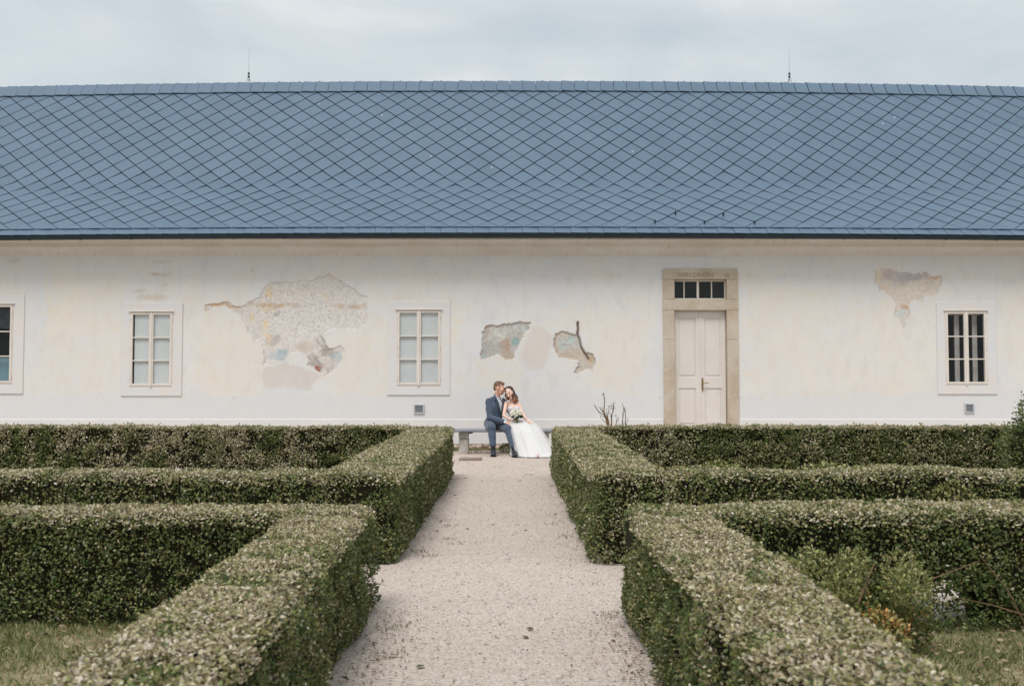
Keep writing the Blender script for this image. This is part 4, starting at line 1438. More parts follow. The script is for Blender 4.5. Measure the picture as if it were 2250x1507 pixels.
# yellow-green tips growing out of the inner edge of the right beds
for lab_, x_, rx_ in (('pale green tuft behind the second-row hedge at right, nearer the path', 1.62, 0.25), ('broad pale green tuft behind the second-row hedge, below the door', 2.45, 0.30)):
    leafy('box_shrub', lab_, 'shrub', (x_, 7.78, 0), [((x_, 7.78, 0.52), (rx_, 0.15, 0.16), None)], 800, 0.03, YG, QUAD, stems=[([(x_, 7.8, 0), (x_, 7.8, .5)], .012)])
leafy('box_shrub', 'pale yellowing tuft in the gap of the second-row hedge at right', 'shrub', (3.15, 7.0, 0),
      [((3.12, 7.08, 0.36), (0.2, 0.10, 0.24), None)], 900, 0.03, YG + OLIVE.tolist(), QUAD, stems=[([(3.15, 7.05, 0), (3.12, 7.05, .5)], .012)])
leafy('ground_plant', 'small dark green plant behind the groom\'s shoes', 'plant', (0.0, 19.1, 0),
      [((-0.12, 19.15, 0.07), (0.13, 0.12, 0.10), None)], 260, 0.04, GREENS, QUAD, core=False)


# bare rose bush in front of the wall
def bare_shrub(px_pts, Yb, root, b):
    for pts, r in px_pts:
        P = [at(x, y, Yb + rnd.uniform(-.08, .08)) for x, y in pts]
        b.tube(P, list(np.linspace(r, r * 0.45, len(P))), 6)


def c4(pts): return [(1295 + x / 15.07, 850 + y / 15.07) for x, y in pts]


YR = 16.0
root = thing('rose_bush', at(1342, 950, YR) * 1.0 + Vector((0, 0, -0.6)), 'bare twiggy rose bush standing against the wall left of the door', 'bush')
root.location.z = 0
b = MB()
base1, base2 = (640, 1500), (1180, 1500)
low1, low2 = at(1341, 1000, YR), at(1373, 1000, YR)
stems_px = [([(620,1500),(560,1100),(480,900),(330,850),(200,660),(165,610)],.012), ([(620,1500),(590,1250),(540,1050),(470,960),(360,940),(390,1040)],.007), ([(640,1500),(600,1200),(530,950),(480,800),(500,600),(505,450),(485,300),(460,240)],.012),
            ([(650,1500),(620,1250),(560,1000),(480,850),(400,770),(355,700)],.011), ([(660,1500),(650,1200),(600,950),(640,800),(660,640)],.010), ([(660,1500),(640,1200),(570,950),(580,700)],.008),
            ([(700,1500),(740,1300),(725,1050),(750,900),(780,820),(810,620),(800,560),(825,495)],.012), ([(760,1480),(850,1300),(910,1160),(960,1030)],.010), ([(910,1160),(890,1060),(885,960)],.006), ([(725,1050),(700,900),(660,840)],.006),
            ([(780,820),(760,720),(735,560)],.005), ([(540,1180),(430,1070),(385,1040)],.006), ([(800,640),(720,625),(640,640)],.005), ([(520,880),(430,760),(440,700)],.006), ([(740,1080),(800,1076)],.004),
            ([(1180,1500),(1190,1300),(1195,1000),(1190,800),(1165,700),(1215,720)],.009), ([(1060,1500),(1100,1200),(1110,1000),(1140,850),(1130,680),(1090,600)],.009), ([(1190,1320),(1240,1180),(1285,1040)],.006), ([(1110,1000),(1085,900),(1100,820)],.005),
            ([(1140,850),(1170,760),(1160,680)],.006), ([(1020,1500),(1050,1300),(1100,1180),(1070,1120)],.005)]
for pts, r in stems_px:
    P = [at(*q, YR + rnd.uniform(-.05, .05)) for q in c4(pts)]
    b.tube(P, list(np.linspace(r, r * 0.45, len(P))), 6)
for k in range(5):
    b.tube([low1 + Vector((rnd.uniform(-.04, .04), 0, 0)), at(1338 + k * 2, 945, YR)], [0.016, 0.012], 6)
b.tube([low2, at(1373, 945, YR)], [0.012, 0.010], 6)
low1.z = low2.z = 0
b.tube([Vector((low1.x, YR, 0)), at(1341, 990, YR)], [0.03, 0.02], 7)
b.tube([Vector((low2.x, YR, 0)), at(1373, 990, YR)], [0.02, 0.014], 7)
b.build('stem', M['twig'], root)
tips = [(460,230),(440,250),(485,250),(165,610),(300,690),(360,700),(430,710),(640,640),(660,640),(735,560),(825,495),(960,1030),(885,960),(1090,600),(1140,660),(1165,700),(1215,730),(1285,1040),(1270,1120),(830,715),(740,710),(330,850),(1075,1120),(1190,1200),(800,1320)]
pp = np.array([at(*q, YR) for q in c4(tips)])
pp = np.repeat(pp, 3, 0) + rng.normal(0, .006, (len(tips) * 3, 3))
v_, f_ = leaf_geo(pp, rng.normal(0, 1, (len(pp), 3)) + np.array([0, 0, .6]), rng.normal(0, 1, (len(pp), 3)), rng.uniform(.012, .028, len(pp)), HEX)
pal = np.array([(0.16, 0.20, 0.05), (0.20, 0.17, 0.07), (0.12, 0.15, 0.04), (0.22, 0.13, 0.08)])
np_mesh('bud', v_, f_, [M['leaf']], pal[rng.integers(0, 4, len(pp))], root, kind='stuff')


# ---------------------------------------------------------------- grass, gravel stones and litter
def grass(label, regs, n, hmin, hmax, pal):
    Vs, Fs, Cs, k0 = [], [], [], 0
    for (x0, x1, y0, y1, w) in regs:
        m_ = int(n * w)
        x, y = rng.uniform(x0, x1, m_), rng.uniform(y0, y1, m_)
        p = np.c_[x, y, np.full(m_, 0.005)]
        kp = rng.random(m_) < np.clip(fbm(p, 3.0, 5, 3) * 2.4 - 0.55, 0.08, 1)
        p = p[kp]; m_ = len(p)
        h = rng.uniform(hmin, hmax, m_)
        lean = rng.normal(0, 0.55, (m_, 2))
        w_ = unit(np.c_[rng.normal(0, 1, (m_, 2)), np.zeros(m_)]) * rng.uniform(0.0012, 0.0028, (m_, 1))
        tip = p + np.c_[lean * h[:, None], h]
        mid = p + np.c_[lean * h[:, None] * 0.35, h * 0.6]
        V = np.stack([p - w_, p + w_, mid + w_ * 0.8, tip, mid - w_ * 0.8], 1).reshape(-1, 3)
        Vs.append(V); Fs.append(np.arange(m_ * 5).reshape(-1, 5) + k0); k0 += m_ * 5
        Cs.append(np.array(pal)[rng.integers(0, len(pal), m_)] * rng.uniform(0.7, 1.3, (m_, 1)))
    o = np_mesh('grass', np.concatenate(Vs), np.concatenate(Fs), [M['grass']], np.concatenate(Cs))
    return tag(o, label, 'grass', kind='stuff')


GP = [(0.14, 0.20, 0.055), (0.17, 0.23, 0.07), (0.12, 0.17, 0.05), (0.27, 0.27, 0.12), (0.40, 0.36, 0.20), (0.19, 0.21, 0.075), (0.48, 0.42, 0.27), (0.27, 0.30, 0.13)]
grass('short patchy half-dry grass in the front beds', [(-3.4, -1.12, 3.4, 5.3, 0.48), (1.05, 3.2, 3.2, 5.2, 0.48)], 90000, 0.012, 0.040, GP)
grass('thin green strip of grass along the foot of the wall', [(-1.6, 1.3, 18.9, 20.1, 0.85), (-1.6, 1.3, 19.5, 20.15, 0.6)], 5200, 0.02, 0.055, [(0.13, 0.15, 0.05), (0.18, 0.19, 0.07), (0.22, 0.19, 0.09)])
grass('small green weeds on the gravel along the hedges', [(x - .07, x + .07, y - .07, y + .07, 1 / 14) for x, y in ((-.55, 4.7), (-.6, 5.2), (-.5, 8.2), (-.62, 9.3), (-.55, 9.0), (-.7, 7.6), (.45, 8.4), (.35, 9.1), (.5, 6.4), (.1, 9.0), (-.62, 7.4), (-.45, 8.0), (.25, 14.2), (-.2, 15.6))], 700, 0.006, 0.018, [(0.09, 0.13, 0.04), (0.13, 0.16, 0.05)])

SV = np.array([(1, 0, 0), (-1, 0, 0), (0, 1, 0), (0, -1, 0), (0, 0, 1), (0, 0, -1)], dtype=float)
SF = np.array([(0, 2, 4), (2, 1, 4), (1, 3, 4), (3, 0, 4)])      # the underside is bedded in the ground
Vs, Fs, Cs, k0 = [], [], [], 0
SP = np.array([s2l3(c) for c in ((194, 183, 175), (187, 174, 165), (203, 194, 187), (179, 165, 155), (172, 161, 153), (200, 186, 174), (152, 144, 139), (193, 184, 179))])
for (x0, x1, y0, y1, m_) in [(-.95, .80, 3.8, 18.7, 34000), (-2.4, -.95, 5.75, 7.1, 3000), (.80, 2.6, 5.6, 7.1, 3500)]:
    # more of the small stones close by, fewer and larger ones far off
    u_ = rng.random(m_)
    p = np.c_[rng.uniform(x0, x1, m_), 1 / (1 / y0 + (1 / y1 - 1 / y0) * u_), np.zeros(m_)]
    r = rng.gamma(3.0, 0.0013, m_).clip(.0024, .011) * (0.8 + p[:, 1] * 0.045)
    p[:, 2] = r * 0.05
    a = rng.uniform(0, 6.28, m_)
    sc3 = np.stack([r * rng.uniform(.8, 1.3, m_), r * rng.uniform(.7, 1.0, m_), r * rng.uniform(.4, .75, m_)], 1)
    L = SV[None] * sc3[:, None, :] + rng.normal(0, 1, (m_, 6, 3)) * (r * 0.18)[:, None, None]
    ca, sa = np.cos(a)[:, None], np.sin(a)[:, None]
    V = np.stack([L[..., 0] * ca - L[..., 1] * sa, L[..., 0] * sa + L[..., 1] * ca, L[..., 2]], -1) + p[:, None]
    Vs.append(V.reshape(-1, 3))
    Fs.append((SF[None] + (np.arange(m_) * 6)[:, None, None]).reshape(-1, 3) + k0); k0 += m_ * 6
    c = SP[rng.integers(0, len(SP), m_)] * rng.uniform(0.85, 1.1, (m_, 1))
    Cs.append(np.repeat(c, 4, 0))
tag(np_mesh('gravel', np.concatenate(Vs), np.concatenate(Fs), [M['stone_bits']], np.concatenate(Cs)), 'loose pale gravel stones covering the garden path', 'gravel', kind='stuff')

# dead leaves and clippings below the hedges
m_ = 2000
side = rng.integers(0, 4, m_)
t = np.abs(rng.normal(0, 1, m_))
x = np.choose(side, [-.72 + t * .13, .60 - t * .09, -.78 + t * .09, .55 - t * .09])
y = np.choose(side, [rng.uniform(3.9, 5.7, m_), rng.uniform(3.9, 5.6, m_), rng.uniform(7.0, 14, m_), rng.uniform(7.0, 14, m_)])
spread = rng.random(m_) < 0.14
x = np.where(spread, rng.uniform(-.75, .6, m_), x)
p = np.c_[x, y, np.full(m_, 0.010)]
big = rng.random(m_) < 0.02
v_, f_ = leaf_geo(p, np.c_[rng.normal(0, 1, (m_, 2)), rng.normal(0, .15, m_)], np.c_[rng.normal(0, .35, (m_, 2)), np.ones(m_)], np.where(big, rng.uniform(.025, .05, m_), rng.uniform(.008, .018, m_)), HEX)
pal = np.array([(0.14, 0.09, 0.055), (0.22, 0.14, 0.08), (0.09, 0.075, 0.04), (0.10, 0.11, 0.045), (0.28, 0.19, 0.11)])
tag(np_mesh('leaf_litter', v_, f_, [M['leaf']], pal[rng.integers(0, 5, m_)]), 'dead leaves and clippings scattered on the gravel under the hedges', 'leaf litter', kind='stuff')
m_ = 500
p = np.c_[np.r_[rng.uniform(1.2, 3.0, 350), rng.uniform(-3.3, -1.3, 150)], np.r_[rng.uniform(3.6, 5.3, 350), rng.uniform(4.6, 5.3, 150)], np.full(m_, 0.03)]
v_, f_ = leaf_geo(p, np.c_[rng.normal(0, 1, (m_, 2)), rng.normal(0, .3, m_)], np.c_[rng.normal(0, .5, (m_, 2)), np.ones(m_)], rng.uniform(.015, .04, m_), HEX)
pal = np.array([(0.30, 0.20, 0.12), (0.38, 0.28, 0.18), (0.20, 0.13, 0.08), (0.44, 0.35, 0.25)])
tag(np_mesh('leaf_litter', v_, f_, [M['leaf']], pal[rng.integers(0, 4, m_)]), 'dry fallen leaves lying in the front grass beds', 'leaf litter', kind='stuff')

# ---------------------------------------------------------------- bench and loose slab
bx0, bx1 = at(995, 945, 18.6).x, at(1219, 945, 18.6).x
bench = thing('stone_bench', ((bx0 + bx1) / 2, 18.74, 0), 'grey stone slab bench on block supports that the couple sits on', 'bench')
ST = 0.465
prof = [(18.55, ST - .055), (18.535, ST - .045), (18.53, ST - .028), (18.535, ST - .010), (18.55, ST), (18.93, ST), (18.945, ST - .01), (18.945, ST - .045), (18.93, ST - .055)]
b = MB()
n = len(prof)
xs = [bx0, bx0 + .012] + list(np.linspace(bx0 + .1, bx1 - .1, 8)) + [bx1 - .012, bx1]
for i, x in enumerate(xs):
    sh = 0.012 if i in (0, len(xs) - 1) else 0
    cy, cz = 18.74, ST - .028
    for (y, z) in prof:
        b.v.append((x, cy + (y - cy) * (1 - sh * 2), cz + (z - cz) * (1 - sh * 20)))
for i in range(len(xs) - 1):
    for k in range(n):
        a, c = i * n + k, i * n + (k + 1) % n
        b.f.append((a, c, c + n, a + n))
b.f.append(tuple(range(n))); b.f.append(tuple(range((len(xs) - 1) * n, len(xs) * n))[::-1])
b.build('seat', M['bench_slab'], bench)
for xa in (at(1008, 960, 18.65).x, at(1185, 960, 18.65).x):
    MB().box(xa, xa + 0.18, 18.60, 18.92, 0.286, ST - .056, 0.014).build('support_block', M['bench_post'], bench)
    MB().box(xa + .003, xa + 0.184, 18.61, 18.91, -0.01, 0.283, 0.012).build('support_block', M['bench_post'], bench)
    MB().box(xa + 0.186, xa + 0.26, 18.64, 18.88, ST - .085, ST - .057, 0.006).build('bracket', M['dark_metal'], bench)
p = at(1034, 1010, 17.15)
b = MB()
b.box(-0.19, 0.19, -0.15, 0.15, 0.0, 0.035, 0.008)
o = b.build('stone_slab', M['plank'])
o.matrix_basis = Matrix.Translation((p.x, 17.15, 0.002)) @ Matrix.Rotation(R(-3), 4, 'Z')
tag(o, 'flat brown slab lying on the gravel before the bench', 'slab')
# ---------------------------------------------------------------- the couple
def cloth_mat(name, c, rough=0.8, sheen=0.2, var=0.12, scale=25, bmp=0.15):
    m, t, bs = new_mat(name)
    f = noise(t, scale, 4, 0.6)
    a = tuple(x * (1 - var) for x in c[:3]) + (1,)
    d = tuple(min(1, x * (1 + var)) for x in c[:3]) + (1,)
    t.links.new(mixc(t, mapr(t, f, 0.3, 0.7), a, d), bs.inputs['Base Color'])
    bs.inputs['Roughness'].default_value = rough
    bs.inputs['Specular IOR Level'].default_value = 0.2
    bs.inputs['Sheen Weight'].default_value = sheen
    bump(t, bs, noise(t, scale * 6, 3), bmp, 0.002)
    return m


def skin_mat(name, c, c2):
    m, t, bs = new_mat(name)
    f = noise(t, 14, 4, 0.6)
    t.links.new(mixc(t, mapr(t, f, 0.35, 0.7), c, c2), bs.inputs['Base Color'])
    bs.inputs['Roughness'].default_value = 0.5
    bs.inputs['Specular IOR Level'].default_value = 0.35
    bs.inputs['Subsurface Weight'].default_value = 0.12
    bs.inputs['Subsurface Radius'].default_value = (0.02, 0.008, 0.004)
    bs.inputs['Subsurface Scale'].default_value = 0.5
    return m


SUIT = cloth_mat('navy_grey_suit', s2l(72, 84, 101))
SUIT2 = cloth_mat('suit_lapel', s2l(63, 75, 91))
SHIRT = cloth_mat('white_shirt', (0.74, 0.76, 0.82, 1), 0.7, 0.1, 0.04)
SOCK = cloth_mat('dark_sock', (0.012, 0.013, 0.018, 1))
SHOE = simple('navy_shoe_leather', (0.016, 0.022, 0.034, 1), (0.024, 0.030, 0.042, 1), 20, 0.38, 0.5)
SOLE = simple('shoe_sole', (0.012, 0.012, 0.012, 1), None, rough=0.7)
SKIN_M = skin_mat('light_skin_groom', s2l(222, 178, 156), s2l(212, 164, 142))
SKIN_W = skin_mat('light_skin_bride', s2l(231, 197, 180), s2l(224, 186, 168))
LIP = simple('lips', s2l(176, 92, 88), None, rough=0.4)
LASH = simple('eyelash', (0.03, 0.018, 0.013, 1), None, rough=0.7)
HAIR_M = simple('light_brown_hair', s2l(126, 98, 74), s2l(92, 70, 54), 60, 0.55, 0.4, 0.5, 0.004, stretch=(1, 1, 0.4))


def hair_mat():
    m, t, bs = new_mat('dark_to_auburn_hair')
    a = N(t, 'ShaderNodeAttribute', attribute_name='dye')
    f = noise(t, 70, 4, 0.6, 0, (1, 1, 0.3))
    dark = mixc(t, mapr(t, f, 0.3, 0.7), s2l(46, 30, 27), s2l(74, 48, 40))
    red = mixc(t, mapr(t, f, 0.3, 0.7), s2l(126, 74, 42), s2l(164, 102, 58))
    t.links.new(mixc(t, a.outputs['Fac'], dark, red), bs.inputs['Base Color'])
    bs.inputs['Roughness'].default_value = 0.45
    return m


HAIR_W = hair_mat()
LACE = cloth_mat('ivory_lace', (0.70, 0.69, 0.72, 1), 0.75, 0.1, 0.10, 60, 0.6)


def tulle_mat():
    m, t, bs = new_mat('white_tulle')
    f = noise(t, 9, 5, 0.6, 0.2, (1, 1, 0.25))
    t.links.new(mixc(t, mapr(t, f, 0.3, 0.7), (0.84, 0.835, 0.82, 1), (0.89, 0.885, 0.875, 1)), bs.inputs['Base Color'])
    bs.inputs['Roughness'].default_value = 0.8
    bs.inputs['Sheen Weight'].default_value = 0.3
    tr = N(t, 'ShaderNodeBsdfTranslucent'); tr.inputs[0].default_value = (0.85, 0.87, 0.9, 1)
    ms = N(t, 'ShaderNodeMixShader'); ms.inputs[0].default_value = 0.25
    t.links.new(bs.outputs[0], ms.inputs[1]); t.links.new(tr.outputs[0], ms.inputs[2])
    t.links.new(ms.outputs[0], t.nodes['Material Output'].inputs[0])
    return m


TULLE = tulle_mat()


def fuse(name, b, mats, parent, voxel=0.006, smooth=4, post=None, cull=None, fac=0.5):
    """grow the collected shapes into one continuous surface"""
    me0 = b.mesh(name + '_shapes')
    o0 = bpy.data.objects.new(name + '_shapes', me0)
    C.objects.link(o0)
    md = o0.modifiers.new('fuse', 'REMESH'); md.mode = 'VOXEL'; md.voxel_size = voxel
    if smooth:
        sm = o0.modifiers.new('soft', 'SMOOTH'); sm.iterations = smooth; sm.factor = fac
    dg = bpy.context.evaluated_depsgraph_get()
    me = bpy.data.meshes.new_from_object(o0.evaluated_get(dg))
    me.name = name
    bpy.data.objects.remove(o0); bpy.data.meshes.remove(me0)
    n = len(me.vertices)
    co = np.zeros(n * 3); me.vertices.foreach_get('co', co); co = co.reshape(-1, 3)
    no = np.zeros(n * 3); me.vertices.foreach_get('normal', no); no = no.reshape(-1, 3)
    if post is not None:
        co2 = post(co, no)
        me.vertices.foreach_set('co', co2.ravel().astype(np.float32)); me.update()
        co = co2
    if cull is not None:
        import bmesh
        bm = bmesh.new(); bm.from_mesh(me)
        dele = [f for f in bm.faces if cull(f.calc_center_median(), f.normal)]
        bmesh.ops.delete(bm, geom=dele, context='FACES')
        bm.to_mesh(me); bm.free()
    me.materials.clear()
    for m_ in mats: me.materials.append(m_)
    me.polygons.foreach_set('use_smooth', [True] * len(me.polygons))
    o = bpy.data.objects.new(name, me)
    link(o, parent)
    return o


def wrinkle(amp, freq, seed, stretch=(1, 1, 2.2)):
    def f(co, no):
        k = fbm(co * np.array(stretch), freq, seed, 3) - 0.5
        r_ = 1 - np.abs(k) * 4
        return co + no * (np.clip(r_, -1, 1)[:, None] * amp)
    return f


def hand(b, wrist, d, palm_n, thumb_side, curl, s=1.0):
    """palm and five bent fingers; d points to the fingertips, palm_n out of the palm"""
    wrist, d, pn = Vector(wrist), Vector(d).normalized(), Vector(palm_n).normalized()
    pn = (pn - d * pn.dot(d)).normalized()
    w = d.cross(pn).normalized() * thumb_side       # towards the thumb
    k = wrist + d * 0.085 * s
    for t in (-0.028, -0.010, 0.010, 0.028):
        b.capsule(wrist + w * t * 0.6 * s, k + w * t * s, 0.016 * s, 0.0135 * s, 10, 3)
    for t, L in ((0.031, 0.070), (0.011, 0.080), (-0.011, 0.075), (-0.031, 0.058)):
        p = k + w * t * s
        ang = curl * 0.35
        for j in range(3):
            seg = L * s * (0.45, 0.32, 0.25)[j]
            ang += curl * (0.45, 0.5, 0.35)[j]
            dr = (d * math.cos(ang) + pn * math.sin(ang)).normalized()
            q = p + dr * seg
            b.capsule(p, q, (0.0090, 0.0082, 0.0076)[j] * s, (0.0082, 0.0076, 0.0068)[j] * s, 8, 3)
            p = q
    p = wrist + d * 0.022 * s + w * 0.024 * s
    for j, seg in enumerate((0.042, 0.034, 0.026)):
        dr = (d * (0.72 + 0.1 * j) + w * (0.62 - 0.25 * j) + pn * (0.25 + 0.2 * curl * j)).normalized()
        q = p + dr * seg * s
        b.capsule(p, q, (0.0125, 0.0105, 0.0092)[j] * s, (0.0105, 0.0092, 0.008)[j] * s, 8, 3)
        p = q


def head(b, c, fw, up, s=1.0, fem=False):
    """head with brow, nose, mouth, chin and ears; c is its centre"""
    fw, up = Vector(fw).normalized(), Vector(up).normalized()
    up = (up - fw * up.dot(fw)).normalized()
    rt = fw.cross(up).normalized()
    Rm = Matrix((rt, fw, up)).transposed()
    P = lambda x, y, z: Vector(c) + Rm @ (Vector((x, y, z)) * s)
    e3 = Rm
    b.ell(P(0, -0.018, 0.030), (0.074 * s, 0.094 * s, 0.086 * s), e3, 20, 12)          # skull
    b.ell(P(0, 0.024, -0.012), (0.064 * s, 0.068 * s, 0.088 * s), e3, 18, 12)          # face
    jw = 0.047 if fem else 0.054
    b.ell(P(0, 0.028, -0.066), (jw * s, 0.052 * s, 0.046 * s), e3, 16, 10)             # jaw
    b.ell(P(0, 0.066, -0.098), (0.020 * s, 0.018 * s, 0.015 * s), e3, 12, 8)           # chin
    b.ell(P(0, 0.086, 0.022), (0.046 * s, 0.013 * s, 0.011 * s), e3, 14, 8)            # brow
    b.capsule(P(0, 0.091, 0.010), P(0, 0.112, -0.026), 0.0085 * s, 0.0125 * s, 10, 4)  # nose
    b.ell(P(0.011, 0.098, -0.030), (0.009 * s,) * 3, e3, 10, 6); b.ell(P(-0.011, 0.098, -0.030), (0.009 * s,) * 3, e3, 10, 6)
    b.ell(P(0, 0.088, -0.056), (0.023 * s, 0.012 * s, 0.008 * s), e3, 12, 6)           # lips
    b.ell(P(0, 0.085, -0.067), (0.020 * s, 0.012 * s, 0.008 * s), e3, 12, 6)
    for sd in (-1, 1):
        b.ell(P(sd * 0.040, 0.068, -0.022), (0.022 * s, 0.020 * s, 0.022 * s), e3, 12, 8)   # cheeks
        b.ell(P(sd * 0.030, 0.078, 0.002), (0.014 * s, 0.012 * s, 0.010 * s), e3, 10, 6)    # lids
        if not fem: b.ell(P(sd * 0.074, -0.004, -0.008), (0.010 * s, 0.020 * s, 0.032 * s), e3, 10, 8)  # ears
    return P, Rm


def patch_obj(name, mat, parent, shapes):
    b = MB()
    for fn, args in shapes: getattr(b, fn)(*args)
    return b.build(name, mat, parent, smooth=True)


# ------------------------------------------------ groom
GY = 18.72
groom = thing('person', (at(1084, 950, GY).x, GY, 0), 'man in navy-grey suit and white shirt kissing the woman beside him', 'person')
H = lambda px, py, y: at(px, py, y)
hipL, hipR = H(1075, 931, 18.76), H(1098, 931, 18.78)
pel = (hipL + hipR) / 2
kneeA, kneeB = H(1080, 941, 18.24), H(1117, 944, 18.20)
ankA, ankB = H(1084, 990, 18.08), H(1130, 991, 17.90)
ankA.z, ankB.z = 0.115, 0.115
chest = H(1087, 896, 18.74)
neck0 = H(1092, 875, 18.74)
shA, shB = H(1074.8, 883.0, 18.70), H(1105, 883, 18.80)
elA, wrA = H(1076.5, 917, 18.58), H(1110, 927.5, 18.30)
elB, wrB = H(1128, 912, 18.94), H(1142, 922, 18.92)
hdc = H(1097.8, 853, 18.70)
fwM = Vector((0.93, -0.30, -0.16)); upM = Vector((0.17, -0.02, 1.0))

b = MB()
b.ell(pel + Vector((0, 0, 0.05)), (0.15, 0.11, 0.13)); b.capsule(pel + Vector((0, 0, .1)), chest, 0.12, 0.13)
b.ell(chest, (0.155, 0.10, 0.17)); b.capsule(chest + Vector((0, 0, .1)), neck0, 0.09, 0.06)
b.capsule(neck0 - Vector((0, 0, .02)), hdc + Vector((-0.035, 0.01, -0.055)), 0.058, 0.054)
for a, k, c in ((hipL, kneeA, ankA), (hipR, kneeB, ankB)):
    b.capsule(a, k, 0.075, 0.050); b.capsule(k, c, 0.048, 0.032)
    b.capsule(c, c + Vector((0.0, -0.10, -0.065)), 0.030, 0.022)
for s_, e_, w_ in ((shA, elA, wrA), (shB, elB, wrB)):
    b.capsule(s_, e_, 0.048, 0.038); b.capsule(e_, w_, 0.038, 0.026)
hd = (H(1127, 933, 18.22) - wrA)
hand(b, wrA + hd.normalized() * 0.005, hd, Vector((0.1, 0.35, -1)), 1, 0.45)
hand(b, wrB, Vector((1, 0, -.2)), Vector((0, -1, 0)), 1, 0.5)
PM, RM = head(b, hdc, fwM, upM, 1.06)
fuse('body', b, [SKIN_M], groom, 0.0055, 3)
for sd in (-1, 1):
    patch_obj('eyebrow', HAIR_M, groom, [('ell', (PM(sd * 0.031, 0.087, 0.028), (0.017, 0.005, 0.0040), RM, 10, 6))])
    patch_obj('eyelash', LASH, groom, [('ell', (PM(sd * 0.031, 0.086, 0.002), (0.012, 0.004, 0.0024), RM, 10, 6))])
patch_obj('lips', simple('groom_lips', s2l(196, 132, 120), None, rough=0.5), groom, [('ell', (PM(0, 0.096, -0.061), (0.016, 0.005, 0.005), RM, 10, 6))])
# hair: short back and sides, longer on top and brushed forward
b = MB()
b.ell(PM(0, -0.030, 0.048), (0.080, 0.093, 0.082), RM, 20, 12)
b.ell(PM(0, -0.068, 0.000), (0.066, 0.050, 0.062), RM, 16, 10)
for k in range(9):
    t = (k - 4) / 4
    b.capsule(PM(t * 0.05, -0.02, 0.118 - abs(t) * 0.02), PM(t * 0.046 + 0.004, 0.066 - abs(t) * 0.012, 0.100 - abs(t) * 0.02), 0.017, 0.012, 8, 3)
for sd in (-1, 1):
    b.capsule(PM(sd * 0.072, 0.012, 0.05), PM(sd * 0.074, 0.016, 0.005), 0.012, 0.006, 8, 3)


def hairpost(co, no):
    k = fbm(co * np.array([1, 1, 1]), 90, 3, 2) - 0.5
    return co + no * (k[:, None] * 0.010)


fuse('hair', b, [HAIR_M], groom, 0.0045, 1, hairpost)
# shirt and collar
b = MB()
b.ell(chest + Vector((0.01, -0.012, 0.0)), (0.150, 0.105, 0.185)); b.capsule(chest + Vector((0.01, -.01, .06)), neck0 + Vector((0.004, 0, 0)), 0.098, 0.062)
b.capsule(pel + Vector((0.02, -.02, .1)), chest, 0.118, 0.13)
b.capsule(neck0 + Vector((0, 0, -0.01)), neck0 + Vector((-0.004, 0, 0.028)), 0.064, 0.060)
fuse('shirt', b, [SHIRT], groom, 0.007, 3, wrinkle(0.003, 9, 4))
b = MB()
for pts in (((1087.0, 866.5), (1091.5, 871), (1097.5, 881.5), (1090.5, 874.5)), ((1104.5, 872.5), (1103.0, 876), (1099.5, 881.5), (1101.0, 874))):
    f_ = [H(x, y, 18.60) for x, y in pts]
    g_2 = [p + Vector((0, 0.012, 0)) for p in f_]
    b.add(f_ + g_2, [(0, 1, 2, 3), (7, 6, 5, 4), (0, 4, 5, 1), (1, 5, 6, 2), (2, 6, 7, 3), (3, 7, 4, 0)])
b.build('collar', SHIRT, groom)
b = MB()
b.capsule(wrA + (elA - wrA).normalized() * 0.045, wrA + (wrA - elA).normalized() * 0.004, 0.034, 0.033, 14, 4)
b.build('shirt_cuff', SHIRT, groom, smooth=True)
# jacket, open over the shirt
b = MB()
b.ell(chest + Vector((0, 0, 0.0)), (0.172, 0.122, 0.195)); b.capsule(shA + Vector((0.035, 0.01, 0.0)), shB + Vector((-0.03, 0, 0)), 0.075, 0.075)
b.capsule(pel + Vector((0, 0, .02)), chest, 0.152, 0.150)
b.ell(pel + Vector((-0.01, 0.0, 0.03)), (0.180, 0.135, 0.13))
b.capsule(neck0 + Vector((0, 0.03, -0.02)), neck0 + Vector((-0.012, 0.03, 0.012)), 0.068, 0.062)
b.capsule(shA, elA, 0.073, 0.058); b.capsule(elA, wrA + (elA - wrA).normalized() * 0.035, 0.060, 0.043)
b.capsule(shA + Vector((0.03, 0, -.02)), shA, 0.07, 0.072)
b.capsule(neck0 + Vector((-.025, .02, -.005)), shA + Vector((0.02, 0.01, 0.0)), 0.062, 0.074); b.capsule(neck0 + Vector((.03, .03, -.03)), shB + Vector((-.01, 0.02, 0.0)), 0.062, 0.068)
b.capsule(shB, elB, 0.070, 0.056); b.capsule(elB, wrB, 0.056, 0.044)
VEE = [(1086, 858), (1090.5, 872), (1095.0, 882), (1098.2, 893), (1100.6, 906), (1101.8, 906), (1102.6, 896), (1104.5, 881), (1106.0, 871), (1104, 862)]
vee = [(H(x, y, 18.60).x, H(x, y, 18.60).z) for x, y in VEE]


def in_vee(cn, nn):
    if nn.y > 0.25 or cn.y > 18.74: return False
    return bool(pip(np.array([cn.x]), np.array([cn.z]), vee)[0])


